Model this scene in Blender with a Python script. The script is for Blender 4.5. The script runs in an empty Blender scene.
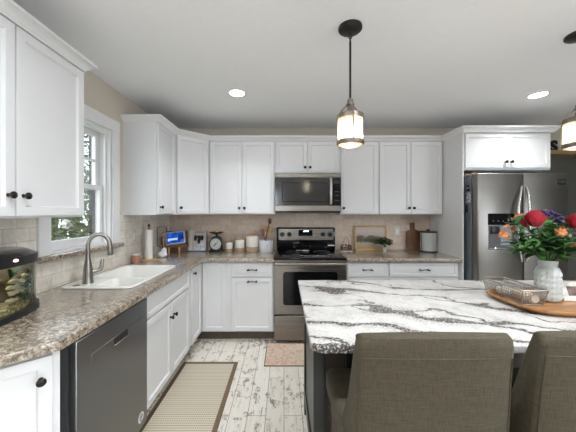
import bpy, bmesh, math, random
from mathutils import Vector, Matrix, noise
PI = math.pi
SC = bpy.context.scene
COL = SC.collection
random.seed(7)

# ---------------------------------------------------------------- camera
cd = bpy.data.cameras.new('camera')
cam = bpy.data.objects.new('camera', cd)
COL.objects.link(cam)
cam.location = (0, 0, 1.393)
cam.rotation_euler = (PI/2, 0, 0)
cd.sensor_width = 36
cd.lens = 274/576*36
cd.shift_x = 4/576
cd.shift_y = -4/576
cd.clip_start = 0.02
SC.camera = cam

# ---------------------------------------------------------------- world, lights, exposure
SC.view_settings.view_transform = 'Standard'
SC.view_settings.look = 'None'
SC.view_settings.gamma = 1
SC.view_settings.use_curve_mapping = False
SC.view_settings.exposure = 0.62
wd = bpy.data.worlds.new('sky')
SC.world = wd
wd.use_nodes = True
_n = wd.node_tree.nodes
_bg = _n['Background']
_sky = _n.new('ShaderNodeTexSky')
_sky.sky_type = 'HOSEK_WILKIE'
_sky.turbidity = 5
_sky.sun_direction = (0.3, -0.5, 0.8)
_mix = _n.new('ShaderNodeMixRGB')
_mix.inputs[0].default_value = 0.6
_mix.inputs[2].default_value = (0.9, 0.95, 1.0, 1)
wd.node_tree.links.new(_sky.outputs[0], _mix.inputs[1])
wd.node_tree.links.new(_mix.outputs[0], _bg.inputs[0])
_bg.inputs[1].default_value = 4.5

def area(name, loc, rot, sx, sy, power, color=(1, 1, 1), spread=PI):
    l = bpy.data.lights.new(name, 'AREA')
    l.shape = 'RECTANGLE'
    l.size, l.size_y, l.energy, l.color = sx, sy, power, color
    l.spread = spread
    o = bpy.data.objects.new(name, l)
    COL.objects.link(o)
    o.location, o.rotation_euler = loc, rot
    return o

# added fill lamps at made-up unseen windows, behind the camera and at right
area('added_fill_right', (4.52, -2.3, 1.5), (PI/2, 0, PI/2), 2.0, 1.4, 46, (.89, .965, 1.07))
area('added_fill_rear', (-.75, -4.42, 1.75), (PI/2, 0, 0), 1.0, .9, 20, (.89, .965, 1.07))

# ---------------------------------------------------------------- mesh helpers
def add_box(bm, x0, x1, y0, y1, z0, z1, bev=0.0, seg=1, mi=0):
    r = bmesh.ops.create_cube(bm, size=1)
    vs = r['verts']
    for v in vs:
        v.co = Vector((x0+(x1-x0)*(v.co.x+.5), y0+(y1-y0)*(v.co.y+.5), z0+(z1-z0)*(v.co.z+.5)))
    fs = list({f for v in vs for f in v.link_faces})
    for f in fs: f.material_index = mi
    if bev > 0:
        es = list({e for v in vs for e in v.link_edges})
        rr = bmesh.ops.bevel(bm, geom=es, offset=bev, segments=seg, affect='EDGES', profile=.5)
        for f in rr['faces']: f.material_index = mi
    return vs

def add_tube(bm, pts, r, n=10, closed=False, mi=0, cap=True):
    pts = [Vector(p) for p in pts]
    m = len(pts)
    rs = r if isinstance(r, (list, tuple)) else [r]*m
    rings = []
    up = None
    for i, p in enumerate(pts):
        if closed: t = pts[(i+1) % m]-pts[i-1]
        elif i == 0: t = pts[1]-pts[0]
        elif i == m-1: t = pts[-1]-pts[-2]
        else: t = (pts[i+1]-pts[i]).normalized()+(pts[i]-pts[i-1]).normalized()
        t.normalize()
        if up is None:
            up = t.orthogonal().normalized()
        else:
            up = up-t*up.dot(t)
            if up.length < 1e-5: up = t.orthogonal()
            up.normalize()
        s = t.cross(up)
        rings.append([bm.verts.new(p+(up*math.cos(2*PI*k/n)+s*math.sin(2*PI*k/n))*rs[i]) for k in range(n)])
    for i in range(m if closed else m-1):
        a, b = rings[i], rings[(i+1) % m]
        for k in range(n):
            f = bm.faces.new((a[k], a[(k+1) % n], b[(k+1) % n], b[k])); f.material_index = mi
    if cap and not closed:
        f = bm.faces.new(rings[0][::-1]); f.material_index = mi
        f = bm.faces.new(rings[-1]); f.material_index = mi

def add_lathe(bm, prof, c=(0, 0, 0), n=24, axis='z', mi=0, sx=1.0, sy=1.0):
    c = Vector(c)
    def P(r, h, a):
        u, v = r*math.cos(a)*sx, r*math.sin(a)*sy
        if axis == 'z': return c+Vector((u, v, h))
        if axis == 'y': return c+Vector((u, -h, v))    # h measured towards -y (the front)
        return c+Vector((h, u, v))
    rings = []
    for r, h in prof:
        if r < 1e-6: rings.append([bm.verts.new(P(0, h, 0))])
        else: rings.append([bm.verts.new(P(r, h, 2*PI*k/n)) for k in range(n)])
    for a, b in zip(rings, rings[1:]):
        for k in range(n):
            k2 = (k+1) % n
            if len(a) == 1 and len(b) == 1: continue
            if len(a) == 1: f = bm.faces.new((a[0], b[k2], b[k]))
            elif len(b) == 1: f = bm.faces.new((a[k], a[k2], b[0]))
            else: f = bm.faces.new((a[k], a[k2], b[k2], b[k]))
            f.material_index = mi

def add_prism(bm, poly, axis, a, b, mi=0, bev=0):
    def P(u, v, w):
        return {'z': (u, v, w), 'y': (u, w, v), 'x': (w, u, v)}[axis]
    A = [bm.verts.new(P(u, v, a)) for u, v in poly]
    B = [bm.verts.new(P(u, v, b)) for u, v in poly]
    fs = [bm.faces.new(A[::-1]), bm.faces.new(B)]
    n = len(poly)
    for i in range(n):
        fs.append(bm.faces.new((A[i], A[(i+1) % n], B[(i+1) % n], B[i])))
    for f in fs: f.material_index = mi
    if bev:
        es = list({e for f in fs for e in f.edges})
        bmesh.ops.bevel(bm, geom=es, offset=bev, segments=2, affect='EDGES', profile=.5)

def add_blob(bm, c, r, sub=2, amp=.15, freq=4, mi=0, scale=(1, 1, 1), seed=0):
    rr = bmesh.ops.create_icosphere(bm, subdivisions=sub, radius=1)
    for v in rr['verts']:
        d = v.co.copy()
        k = 1+amp*noise.noise(d*freq+Vector((seed*3.1, seed*1.7, seed)))
        v.co = Vector(c)+Vector((d.x*r*scale[0]*k, d.y*r*scale[1]*k, d.z*r*scale[2]*k))
        for f in v.link_faces: f.material_index = mi

def round_poly(poly, r, n=5):
    out = []
    m = len(poly)
    for i in range(m):
        p0, p, p1 = Vector(poly[i-1]), Vector(poly[i]), Vector(poly[(i+1) % m])
        rr = r[i] if isinstance(r, (list, tuple)) else r
        if rr <= 0: out.append(tuple(p)); continue
        a, b = (p0-p).normalized(), (p1-p).normalized()
        ang = a.angle(b)
        d = rr/math.tan(ang/2)
        s, e = p+a*d, p+b*d
        cpt = p+(a+b).normalized()*(rr/math.sin(ang/2))
        v0, v1 = s-cpt, e-cpt
        tot = v0.angle(v1)
        sgn = 1 if v0.x*v1.y-v0.y*v1.x > 0 else -1
        for k in range(n+1):
            t = sgn*tot*k/n
            out.append((cpt.x+v0.x*math.cos(t)-v0.y*math.sin(t), cpt.y+v0.x*math.sin(t)+v0.y*math.cos(t)))
    return out

def slab_mesh(outer, holes, z0, z1, bev=0.0, res=2):
    """a flat plate with holes, made through a filled 2D curve, returned as bmesh (z up)"""
    cu = bpy.data.curves.new('tmp', 'CURVE')
    cu.dimensions = '2D'; cu.fill_mode = 'BOTH'
    cu.extrude = (z1-z0)/2-bev
    cu.bevel_depth = bev; cu.bevel_resolution = res; cu.offset = -bev
    for pl in [outer]+holes:
        s = cu.splines.new('POLY'); s.points.add(len(pl)-1)
        for p, q in zip(s.points, pl): p.co = (q[0], q[1], 0, 1)
        s.use_cyclic_u = True
    o = bpy.data.objects.new('tmp', cu)
    COL.objects.link(o)
    dg = bpy.context.evaluated_depsgraph_get()
    me = bpy.data.meshes.new_from_object(o.evaluated_get(dg))
    bm = bmesh.new(); bm.from_mesh(me)
    bpy.data.objects.remove(o); bpy.data.curves.remove(cu); bpy.data.meshes.remove(me)
    bmesh.ops.remove_doubles(bm, verts=bm.verts[:], dist=1e-5)
    bmesh.ops.translate(bm, verts=bm.verts[:], vec=(0, 0, (z0+z1)/2))
    for f in bm.faces: f.material_index = 0
    return bm

def NB(): return bmesh.new()

def mat_of(o):
    return Matrix.Translation(o.location) @ o.rotation_euler.to_matrix().to_4x4()

def depth_of(o):
    d = 0
    while o.parent is not None: o = o.parent; d += 1
    return d

def obj(name, bm, mats, parent=None, world=False, smooth=40, fix=True):
    while parent is not None and depth_of(parent) >= 2: parent = parent.parent      # thing > part > sub-part, no deeper
    if fix: bmesh.ops.recalc_face_normals(bm, faces=bm.faces[:])
    if world and parent is not None:
        p = parent; M = Matrix.Identity(4); chain = []
        while p is not None: chain.append(p); p = p.parent
        for q in reversed(chain): M = M @ mat_of(q)
        bm.transform(M.inverted())
    me = bpy.data.meshes.new(name)
    bm.to_mesh(me); bm.free()
    for m in (mats if isinstance(mats, (list, tuple)) else [mats]): me.materials.append(m)
    if smooth:
        me.polygons.foreach_set('use_smooth', [True]*len(me.polygons))
        me.set_sharp_from_angle(angle=math.radians(smooth))
    o = bpy.data.objects.new(name, me)
    COL.objects.link(o)
    if parent is not None: o.parent = parent
    return o

def rebase(o, loc):
    """move a top-level mesh built in world coordinates so that its origin sits at its base"""
    o.data.transform(Matrix.Translation(-Vector(loc)))
    o.location = loc
    return o

def tag(o, label, cat, group=None, kind=None):
    o['label'] = label; o['category'] = cat
    if group: o['group'] = group
    if kind: o['kind'] = kind
    return o

def thing(name, label, cat, loc=(0, 0, 0), rotz=0.0, group=None):
    o = bpy.data.objects.new(name, None)
    o.empty_display_size = .05
    COL.objects.link(o)
    o.location = loc; o.rotation_euler = (0, 0, rotz)
    return tag(o, label, cat, group)

def struct(name, bm, m, parent=None, smooth=40):
    o = obj(name, bm, m, parent, smooth=smooth)
    o['kind'] = 'structure'
    return o

def copy_tree(o, parent=None):
    c = o.copy(); COL.objects.link(c); c.parent = parent
    for ch in list(o.children): copy_tree(ch, c)
    return c

# ---------------------------------------------------------------- materials
class NT:
    def __init__(s, name):
        s.m = bpy.data.materials.new(name); s.m.use_nodes = True
        s.t = s.m.node_tree; s.b = s.t.nodes['Principled BSDF']
    def n(s, typ, **kw):
        x = s.t.nodes.new(typ)
        for k, v in kw.items(): setattr(x, k, v)
        return x
    def l(s, a, b): s.t.links.new(a, b)
    def set(s, **kw):
        for k, v in kw.items(): s.b.inputs[k.replace('_', ' ')].default_value = v
    def coord(s, kind='Object'): return s.n('ShaderNodeTexCoord').outputs[kind]
    def map(s, vec, scale=(1, 1, 1), rot=(0, 0, 0), loc=(0, 0, 0)):
        x = s.n('ShaderNodeMapping')
        x.inputs['Scale'].default_value = scale; x.inputs['Rotation'].default_value = rot; x.inputs['Location'].default_value = loc
        s.l(vec, x.inputs[0]); return x.outputs[0]
    def noise(s, vec, scale, detail=4, rough=.55, dist=0, out='Fac'):
        x = s.n('ShaderNodeTexNoise')
        x.inputs['Scale'].default_value = scale; x.inputs['Detail'].default_value = detail
        x.inputs['Roughness'].default_value = rough; x.inputs['Distortion'].default_value = dist
        s.l(vec, x.inputs['Vector']); return x.outputs[out]
    def ramp(s, fac, stops, interp='LINEAR'):
        x = s.n('ShaderNodeValToRGB'); r = x.color_ramp; r.interpolation = interp
        while len(r.elements) < len(stops): r.elements.new(.5)
        for e, (p, c) in zip(r.elements, stops):
            e.position = p; e.color = (c[0], c[1], c[2], 1) if not isinstance(c, (int, float)) else (c, c, c, 1)
        s.l(fac, x.inputs[0]); return x.outputs[0]
    def mix(s, fac, a, b, blend='MIX'):
        x = s.n('ShaderNodeMixRGB', blend_type=blend)
        for i, v in ((0, fac), (1, a), (2, b)):
            if hasattr(v, 'is_output'): s.l(v, x.inputs[i])
            elif isinstance(v, (int, float)): x.inputs[i].default_value = v if i == 0 else (v, v, v, 1)
            else: x.inputs[i].default_value = (*v, 1)
        return x.outputs[0]
    def math(s, op, a, b=None):
        x = s.n('ShaderNodeMath', operation=op)
        for i, v in ((0, a), (1, b)):
            if v is None: continue
            if hasattr(v, 'is_output'): s.l(v, x.inputs[i])
            else: x.inputs[i].default_value = v
        return x.outputs[0]
    def bump(s, h, strength=.3, dist=.01):
        x = s.n('ShaderNodeBump'); x.inputs['Strength'].default_value = strength; x.inputs['Distance'].default_value = dist
        s.l(h, x.inputs['Height']); s.l(x.outputs[0], s.b.inputs['Normal'])
    def color(s, c): s.l(c, s.b.inputs['Base Color'])

def plain(name, col, rough=.5, metal=0.0, var=.05, scale=20, bump=0.0, spec=.5, coat=0.0):
    """simple procedural material: base colour with a little noise in colour and relief"""
    t = NT(name)
    t.set(Roughness=rough, Metallic=metal, Coat_Weight=coat)
    t.b.inputs['Specular IOR Level'].default_value = spec
    f = t.noise(t.coord(), scale, 3)
    t.color(t.ramp(f, [(.3, tuple(c*(1-var) for c in col)), (.7, tuple(min(1, c*(1+var)) for c in col))]))
    if bump: t.bump(f, bump, .004)
    return t.m

def emit(name, col, strength):
    t = NT(name)
    t.set(Base_Color=(*col, 1), Emission_Color=(*col, 1), Emission_Strength=strength)
    return t.m

def steel(name, col=(.55, .54, .52), rough=.3, axis='x', metal=1.0):
    t = NT(name)
    t.set(Metallic=metal, Roughness=rough)
    sc = {'x': (2, 2, 300), 'z': (300, 300, 2), 'y': (2, 2, 300)}[axis]
    f = t.noise(t.map(t.coord(), sc), 1.0, 2)
    t.color(t.ramp(f, [(.3, tuple(c*.93 for c in col)), (.7, tuple(c*1.05 for c in col))]))
    g = t.ramp(f, [(.3, rough*.85), (.7, rough*1.2)])
    t.l(g, t.b.inputs['Roughness'])
    return t.m

def wood(name, dark, light, axis='x', scale=14, rough=.45):
    t = NT(name)
    t.set(Roughness=rough)
    sc = {'x': (.12, 1, 1), 'y': (1, .12, 1), 'z': (1, 1, .12)}[axis]
    v = t.map(t.coord(), sc)
    f = t.noise(v, scale*3, 6, .6, .6)
    t.color(t.ramp(f, [(.3, dark), (.68, light)]))
    t.bump(f, .15, .002)
    return t.m

def glassy(name, tint=(1, 1, 1), gloss=.08, rough=.02):
    """clear pane: mostly see-through with a fresnel sheen"""
    t = NT(name)
    tr = t.n('ShaderNodeBsdfTransparent'); tr.inputs[0].default_value = (*tint, 1)
    gl = t.n('ShaderNodeBsdfGlossy'); gl.inputs['Roughness'].default_value = rough
    lw = t.n('ShaderNodeLayerWeight'); lw.inputs[0].default_value = .25
    k = t.math('ADD', t.math('MULTIPLY', lw.outputs['Fresnel'], .6), gloss*.4)
    mx = t.n('ShaderNodeMixShader')
    t.l(k, mx.inputs[0]); t.l(tr.outputs[0], mx.inputs[1]); t.l(gl.outputs[0], mx.inputs[2])
    t.l(mx.outputs[0], t.n('ShaderNodeOutputMaterial').inputs[0])
    t.t.nodes.remove(t.t.nodes['Material Output'])
    return t.m

M = {}
M['cab'] = plain('white_cabinet_paint', (.785, .79, .80), .38, var=.012, scale=6)
M['ceil'] = plain('ceiling_paint', (.88, .89, .905), .85, var=.01, scale=30, bump=.03)
M['wall'] = plain('tan_wall_paint', (.62, .56, .475), .8, var=.015, scale=25, bump=.03)
M['accent'] = plain('charcoal_wall_paint', (.115, .115, .10), .75, var=.03, scale=25)
M['trim'] = plain('white_trim_paint', (.82, .82, .82), .35, var=.01)
M['black'] = plain('matte_black_metal', (.018, .018, .018), .42, .3, var=.1)
M['bronze'] = plain('dark_bronze_metal', (.035, .03, .027), .28, .8, var=.1)
M['blackglass'] = plain('black_glass', (.005, .005, .006), .08, 0, var=.05, spec=.3)
M['mwglass'] = plain('smoked_glass', (.035, .034, .032), .12, 0, var=.05)
M['blackplastic'] = plain('black_plastic', (.012, .012, .014), .35, 0, var=.1)
M['gap'] = plain('dark_cover_ink', (.02, .02, .02), .8)  # used as dark printed ink on the book cover
M['steel'] = steel('brushed_steel', (.27, .25, .225), .30)
M['steelz'] = steel('brushed_steel_door', (.27, .255, .235), .33, 'x')
M['dwsteel'] = steel('dark_steel', (.235, .24, .25), .33, 'x')
M['greywall'] = plain('grey_beige_wall_paint', (.46, .445, .42), .8, var=.015)
M['dwside'] = plain('grey_appliance_side', (.11, .112, .118), .45, .3)
M['chrome'] = plain('chrome', (.75, .75, .75), .12, 1.0, var=.03)
M['nickel'] = steel('brushed_nickel', (.33, .31, .285), .33, 'z')
M['pewter'] = plain('antique_pewter', (.26, .22, .185), .38, .9, var=.15)
M['fridgeside'] = plain('slate_grey_side', (.22, .25, .28), .5, .2)
M['sink'] = plain('white_composite_sink', (.84, .83, .79), .22, var=.01)
M['ceramic'] = plain('cream_ceramic', (.80, .78, .73), .35, var=.05, scale=40)
M['white'] = plain('white_paper', (.82, .81, .79), .8, var=.02, bump=.1, scale=80)
M['whitecer'] = plain('white_ceramic', (.47, .49, .475), .4, var=.03)
M['terra'] = plain('copper_pink_ceramic', (.55, .28, .2), .4, .2, var=.1)
M['copper'] = plain('copper_wire', (.62, .36, .2), .3, .8)
M['gold'] = wood('gold_frame_wood', (.42, .24, .07), (.65, .42, .16), 'x')
M['handle'] = steel('bright_handle_steel', (.62, .60, .57), .38, 'z')
M['wire'] = plain('grey_wire', (.40, .375, .34), .4, .8)
M['toe'] = plain('brown_toe_kick', (.11, .085, .065), .6, var=.15)
M['walnut'] = wood('walnut_wood', (.075, .03, .013), (.19, .085, .04), 'z')
M['acacia'] = wood('acacia_tray_wood', (.22, .09, .03), (.52, .25, .09), 'x', 9, .35)
M['beech'] = wood('beech_wood', (.42, .24, .1), (.62, .40, .2), 'z')
M['darkwood'] = wood('dark_leg_wood', (.03, .02, .014), (.08, .05, .035), 'z')
M['shelfwood'] = wood('shelf_wood', (.25, .16, .08), (.42, .29, .16), 'x')
M['island'] = plain('dark_green_black_paint', (.012, .016, .015), .35, var=.08)
M['islandpanel'] = plain('brown_black_panel', (.05, .035, .026), .5, var=.2)
M['plate'] = plain('almond_outlet_plastic', (.66, .62, .55), .4)
M['leaf'] = plain('leaf_green', (.05, .14, .028), .45, var=.5, scale=9)
M['leafdark'] = plain('leaf_dark_green', (.022, .075, .022), .45, var=.4, scale=9)
M['leafout'] = plain('outdoor_foliage', (.055, .11, .035), .6, var=.6, scale=5)
M['stem'] = plain('stem_green', (.06, .14, .03), .6)
M['red'] = plain('red_petal', (.36, .006, .022), .5, var=.3, scale=25)
M['orange'] = plain('orange_petal', (.62, .21, .06), .5, var=.3, scale=25)
M['purple'] = plain('purple_petal', (.05, .02, .12), .6, var=.4, scale=60)
M['glass'] = glassy('clear_glass', (1, 1, 1), .03)
M['tankglass'] = glassy('aquarium_glass', (.93, .96, .92), .10)
M['water'] = glassy('aquarium_water', (.93, .96, .90), .01)
M['bulb'] = emit('warm_bulb', (1.0, .88, .68), 12)
M['downlight'] = emit('downlight_lens', (1.0, .97, .92), 16)
M['led'] = emit('pink_led', (1.0, .55, .5), 2.5)
M['bark'] = wood('tree_bark', (.05, .035, .025), (.14, .10, .07), 'z')
M['grass'] = plain('lawn_grass', (.09, .16, .04), .9, var=.5, scale=8)
M['soil'] = plain('dark_soil', (.03, .02, .012), .95, var=.4, scale=60, bump=.4)
M['stone'] = plain('pale_river_stone', (.50, .42, .29), .7, var=.25, scale=20, bump=.3)
M['driftwood'] = plain('brown_driftwood', (.11, .075, .045), .8, var=.35, scale=25, bump=.4)
M['dried'] = plain('dried_flower_tan', (.55, .42, .3), .8, var=.3, scale=60)

# laminate counter: mottled tan, brown and grey
t = NT('mottled_laminate')
c = t.coord()
f1 = t.noise(c, 48, 9, .76, .2)
base = t.ramp(f1, [(.38, (.075, .048, .03)), (.46, (.21, .155, .105)), (.53, (.37, .30, .225)), (.62, (.60, .54, .44))])
f2 = t.noise(t.map(c, loc=(3, 5, 1)), 80, 4, .7)
base = t.mix(t.ramp(f2, [(.54, 0), (.66, .8)]), base, (.55, .51, .43))
f3 = t.noise(t.map(c, loc=(7, 2, 4)), 110, 3, .6)
base = t.mix(t.ramp(f3, [(.56, 0), (.66, .85)]), base, (.06, .04, .028))
t.color(base); t.set(Roughness=.27); t.set(Coat_Weight=.9, Coat_IOR=1.6, Coat_Roughness=.25)
M['laminate'] = t.m

# veined granite of the island
t = NT('veined_granite')
c = t.coord()
sxyz = t.n('ShaderNodeSeparateXYZ'); t.l(c, sxyz.inputs[0])
jit = t.math('MULTIPLY', t.math('SUBTRACT', t.noise(c, 42, 4, .7), .5), .10)
def vein_field(slope, freq, amp, sc, loc, w_, fade):
    n_ = t.noise(t.map(c, (sc, sc*1.6, 1), loc=loc), 1.0, 4, .5, .3)
    lin = t.math('ADD', sxyz.outputs['Y'], t.math('MULTIPLY', sxyz.outputs['X'], slope))
    f_ = t.math('ADD', t.math('MULTIPLY', lin, freq), t.math('MULTIPLY', n_, amp))
    f_ = t.math('ADD', f_, jit)
    tri = t.math('ABSOLUTE', t.math('SUBTRACT', t.math('FRACT', f_), .5))      # 0 on a vein
    k_ = t.ramp(t.noise(t.map(c, (1, 1.5, 1), loc=loc), 2.6, 3), fade)
    core = t.math('SUBTRACT', 1.0, t.math('MINIMUM', t.math('DIVIDE', tri, t.math('ADD', t.math('MULTIPLY', k_, w_), .001)), 1.0))
    wide = t.math('SUBTRACT', 1.0, t.math('MINIMUM', t.math('DIVIDE', tri, t.math('ADD', t.math('MULTIPLY', k_, w_*3.2), .001)), 1.0))
    return core, wide
ca, ha = vein_field(.30, 4.0, 2.6, 1.5, (1.3, .4, 0), .14, [(.40, .15), (.62, 1)])
cb, hb = vein_field(.75, 2.4, 2.2, 2.0, (6.1, 2.2, 0), .05, [(.45, 0), (.60, 1)])
vmask = t.ramp(t.math('MAXIMUM', ca, cb), [(.0, 0), (.35, 1)])
halo = t.ramp(t.math('MAXIMUM', ha, hb), [(.1, 0), (.7, .7)])
sp = t.noise(c, 95, 3, .7)
spk = t.ramp(sp, [(.44, 1), (.54, 0)])
cloud = t.noise(c, 11, 5, .65)
gb = t.ramp(cloud, [(.3, (.52, .50, .475)), (.5, (.645, .635, .62)), (.72, (.71, .71, .705))])
fine = t.noise(c, 160, 2, .5)
gb = t.mix(t.ramp(fine, [(.56, 0), (.66, .6)]), gb, (.29, .255, .225))
gb = t.mix(t.math('MULTIPLY', halo, spk), gb, (.24, .21, .19))
gb = t.mix(t.math('MULTIPLY', vmask, t.ramp(sp, [(.50, 1), (.62, .2)])), gb, (.075, .066, .060))
t.color(gb); t.set(Roughness=.16)
M['granite'] = t.m

# stone backsplash tile (u = along the wall, z = height)
def tile(name, axis, c1, c2, mortar):
    t = NT(name)
    s = t.n('ShaderNodeSeparateXYZ'); t.l(t.coord(), s.inputs[0])
    k = t.n('ShaderNodeCombineXYZ'); t.l(s.outputs[axis], k.inputs[0]); t.l(s.outputs['Z'], k.inputs[1])
    b = t.n('ShaderNodeTexBrick')
    b.inputs['Color1'].default_value = (*c1, 1); b.inputs['Color2'].default_value = (*c2, 1); b.inputs['Mortar'].default_value = (*mortar, 1)
    b.inputs['Scale'].default_value = 1; b.inputs['Mortar Size'].default_value = .0022
    b.inputs['Brick Width'].default_value = .152; b.inputs['Row Height'].default_value = .0765
    t.l(k.outputs[0], b.inputs['Vector'])
    f = t.noise(t.coord(), 24, 5, .65)
    col = t.mix(.8, b.outputs['Color'], t.ramp(f, [(.25, .74), (.55, 1.0), (.8, 1.12)]), 'MULTIPLY')
    t.color(col); t.set(Roughness=.45)
    h = t.mix(b.outputs['Fac'], f, 0.0)
    t.bump(h, .3, .003)
    return t.m
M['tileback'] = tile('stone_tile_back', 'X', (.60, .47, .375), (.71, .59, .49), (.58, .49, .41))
M['tileleft_lit'] = tile('stone_tile_left_lit', 'Y', (.78, .72, .63), (.86, .81, .73), (.62, .56, .48))  # same stone as the back wall, brighter lighting painted into its colours

# whitewashed plank floor
t = NT('whitewashed_planks')
c = t.coord()
s = t.n('ShaderNodeSeparateXYZ'); t.l(c, s.inputs[0])
k = t.n('ShaderNodeCombineXYZ'); t.l(s.outputs['Y'], k.inputs[0]); t.l(s.outputs['X'], k.inputs[1])
b = t.n('ShaderNodeTexBrick'); b.offset = .37
b.inputs['Color1'].default_value = (.86, .80, .705, 1); b.inputs['Color2'].default_value = (.95, .90, .815, 1); b.inputs['Mortar'].default_value = (.24, .19, .15, 1)
b.inputs['Scale'].default_value = 1; b.inputs['Mortar Size'].default_value = .0018
b.inputs['Brick Width'].default_value = 1.15; b.inputs['Row Height'].default_value = .125
t.l(k.outputs[0], b.inputs['Vector'])
n1 = t.noise(t.map(c, (1, .55, 1)), 17, 9, .78, .15)
n2 = t.noise(c, 2.3, 2)
wear = t.math('ADD', n1, t.math('MULTIPLY', t.math('SUBTRACT', n2, .5), .35))
grain = t.noise(t.map(c, (60, 2.5, 1)), 1, 4, .6)
col = t.mix(.5, b.outputs['Color'], t.ramp(grain, [(.3, .78), (.6, 1.0)]), 'MULTIPLY')
col = t.mix(t.ramp(wear, [(.545, 0), (.575, .7), (.66, .9)]), col, t.ramp(t.noise(c, 4, 2), [(.4, (.15, .115, .095)), (.6, (.27, .18, .135))]))
n4 = t.noise(t.map(c, (1, .18, 1), loc=(4, 1, 0)), 26, 6, .7)
col = t.mix(t.ramp(n4, [(.58, 0), (.66, .55)]), col, (.36, .33, .29))
t.color(col); t.set(Roughness=.33)
M['floor'] = t.m

# linen upholstery
t = NT('linen_upholstery')
c = t.coord()
na = t.noise(t.map(c, (330, 330, 22)), 1, 3, .6)
nb = t.noise(t.map(c, (24, 24, 400)), 1, 3, .6)
wv = t.math('ADD', t.math('MULTIPLY', na, .5), t.math('MULTIPLY', nb, .5))
t.color(t.ramp(wv, [(.32, (.043, .035, .020)), (.5, (.066, .054, .033)), (.68, (.093, .078, .051))]))
t.set(Roughness=.9)
t.bump(wv, .4, .002)
M['linen'] = t.m

# woven runner
t = NT('woven_runner')
c = t.coord()
s = t.n('ShaderNodeSeparateXYZ'); t.l(c, s.inputs[0])
wy = t.n('ShaderNodeTexWave', bands_direction='Y'); wy.inputs['Scale'].default_value = 16; t.l(c, wy.inputs['Vector'])
wx = t.n('ShaderNodeTexWave', bands_direction='X'); wx.inputs['Scale'].default_value = 26; t.l(c, wx.inputs['Vector'])
wl = t.n('ShaderNodeTexWave', bands_direction='Y'); wl.inputs['Scale'].default_value = 3.2; t.l(c, wl.inputs['Vector'])
dots = t.math('MULTIPLY', wy.outputs['Fac'], wx.outputs['Fac'])
col = t.ramp(dots, [(.15, (.66, .60, .48)), (.5, (.50, .42, .31)), (.85, (.24, .18, .11))])
col = t.mix(t.ramp(wl.outputs['Fac'], [(.975, 0), (.995, .25)]), col, (.25, .18, .12))
t.color(col); t.set(Roughness=.9); t.bump(dots, .4, .002)
M['runner'] = t.m
M['runnerborder'] = plain('brown_binding', (.17, .115, .07), .85, var=.15, scale=120)

# faded rose mat
t = NT('faded_rose_mat')
c = t.coord()
f = t.noise(c, 26, 5, .7, 1.2)
f2 = t.noise(t.map(c, loc=(2, 2, 0)), 14, 3, .6, 2)
col = t.ramp(f, [(.3, (.45, .17, .12)), (.43, (.72, .42, .30)), (.55, (.80, .70, .58)), (.68, (.42, .40, .35))])
col = t.mix(t.ramp(f2, [(.45, 0), (.6, .5)]), col, (.70, .58, .46))
t.color(col); t.set(Roughness=.95)
M['rosemat'] = t.m
# ================================================================ room shell
XL, XR, YB, YF, ZC = -1.49, 4.6, 3.55, -4.5, 2.475
CT = .905                                             # worktop height
bm = NB(); add_box(bm, XL-.15, XR+.15, YF-.15, YB+.15, -.1, 0); struct('floor', bm, M['floor'])
bm = NB(); add_box(bm, XL-.15, XR+.15, YF-.15, YB+.15, ZC, ZC+.1); struct('ceiling', bm, M['ceil'])
WY0, WY1, WZ0, WZ1 = 1.734, 2.366, 1.12, 2.09          # sink window opening

def wall_slab(name, outer, holes, axis, a, b, m):
    bm = slab_mesh(outer, holes, 0, b-a)
    for v in bm.verts:
        u, w, h = v.co
        v.co = Vector((a+h, u, w)) if axis == 'x' else Vector((u, a+h, w))
    return struct(name, bm, m)
wall_slab('wall_left', [(YF-.15, 0), (YB, 0), (YB, ZC), (YF-.15, ZC)],
          [[(WY0, WZ0), (WY1, WZ0), (WY1, WZ1), (WY0, WZ1)]], 'x', XL-.13, XL, M['wall'])
bm = NB(); add_box(bm, XL-.13, XR+.15, YB, YB+.13, 0, ZC); struct('wall_back', bm, M['wall'])
wall_slab('wall_front', [(XL, 0), (XR, 0), (XR, ZC), (XL, ZC)],
          [[(-1.25, 1.25), (-.25, 1.25), (-.25, 2.2), (-1.25, 2.2)]], 'y', YF-.13, YF, M['greywall'])
wall_slab('wall_right', [(YF, 0), (YB, 0), (YB, ZC), (YF, ZC)], [[(-3.35, .8), (-1.25, .8), (-1.25, 2.2), (-3.35, 2.2)]], 'x', XR, XR+.13, M['accent'])
# charcoal accent paint panel beyond the refrigerator
bm = NB(); add_box(bm, 2.86, XR, YB-.012, YB, 0, 2.10); struct('trim_accent', bm, M['accent']).name = 'trim_3'
# backsplashes
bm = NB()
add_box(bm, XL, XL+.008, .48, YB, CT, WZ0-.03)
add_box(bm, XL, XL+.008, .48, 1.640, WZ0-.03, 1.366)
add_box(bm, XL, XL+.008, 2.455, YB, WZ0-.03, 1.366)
struct('trim_1', bm, M['tileleft_lit'])
bm = NB(); add_box(bm, XL+.008, 1.875, YB-.008, YB, CT, 1.45); struct('trim_2', bm, M['tileback'])

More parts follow.
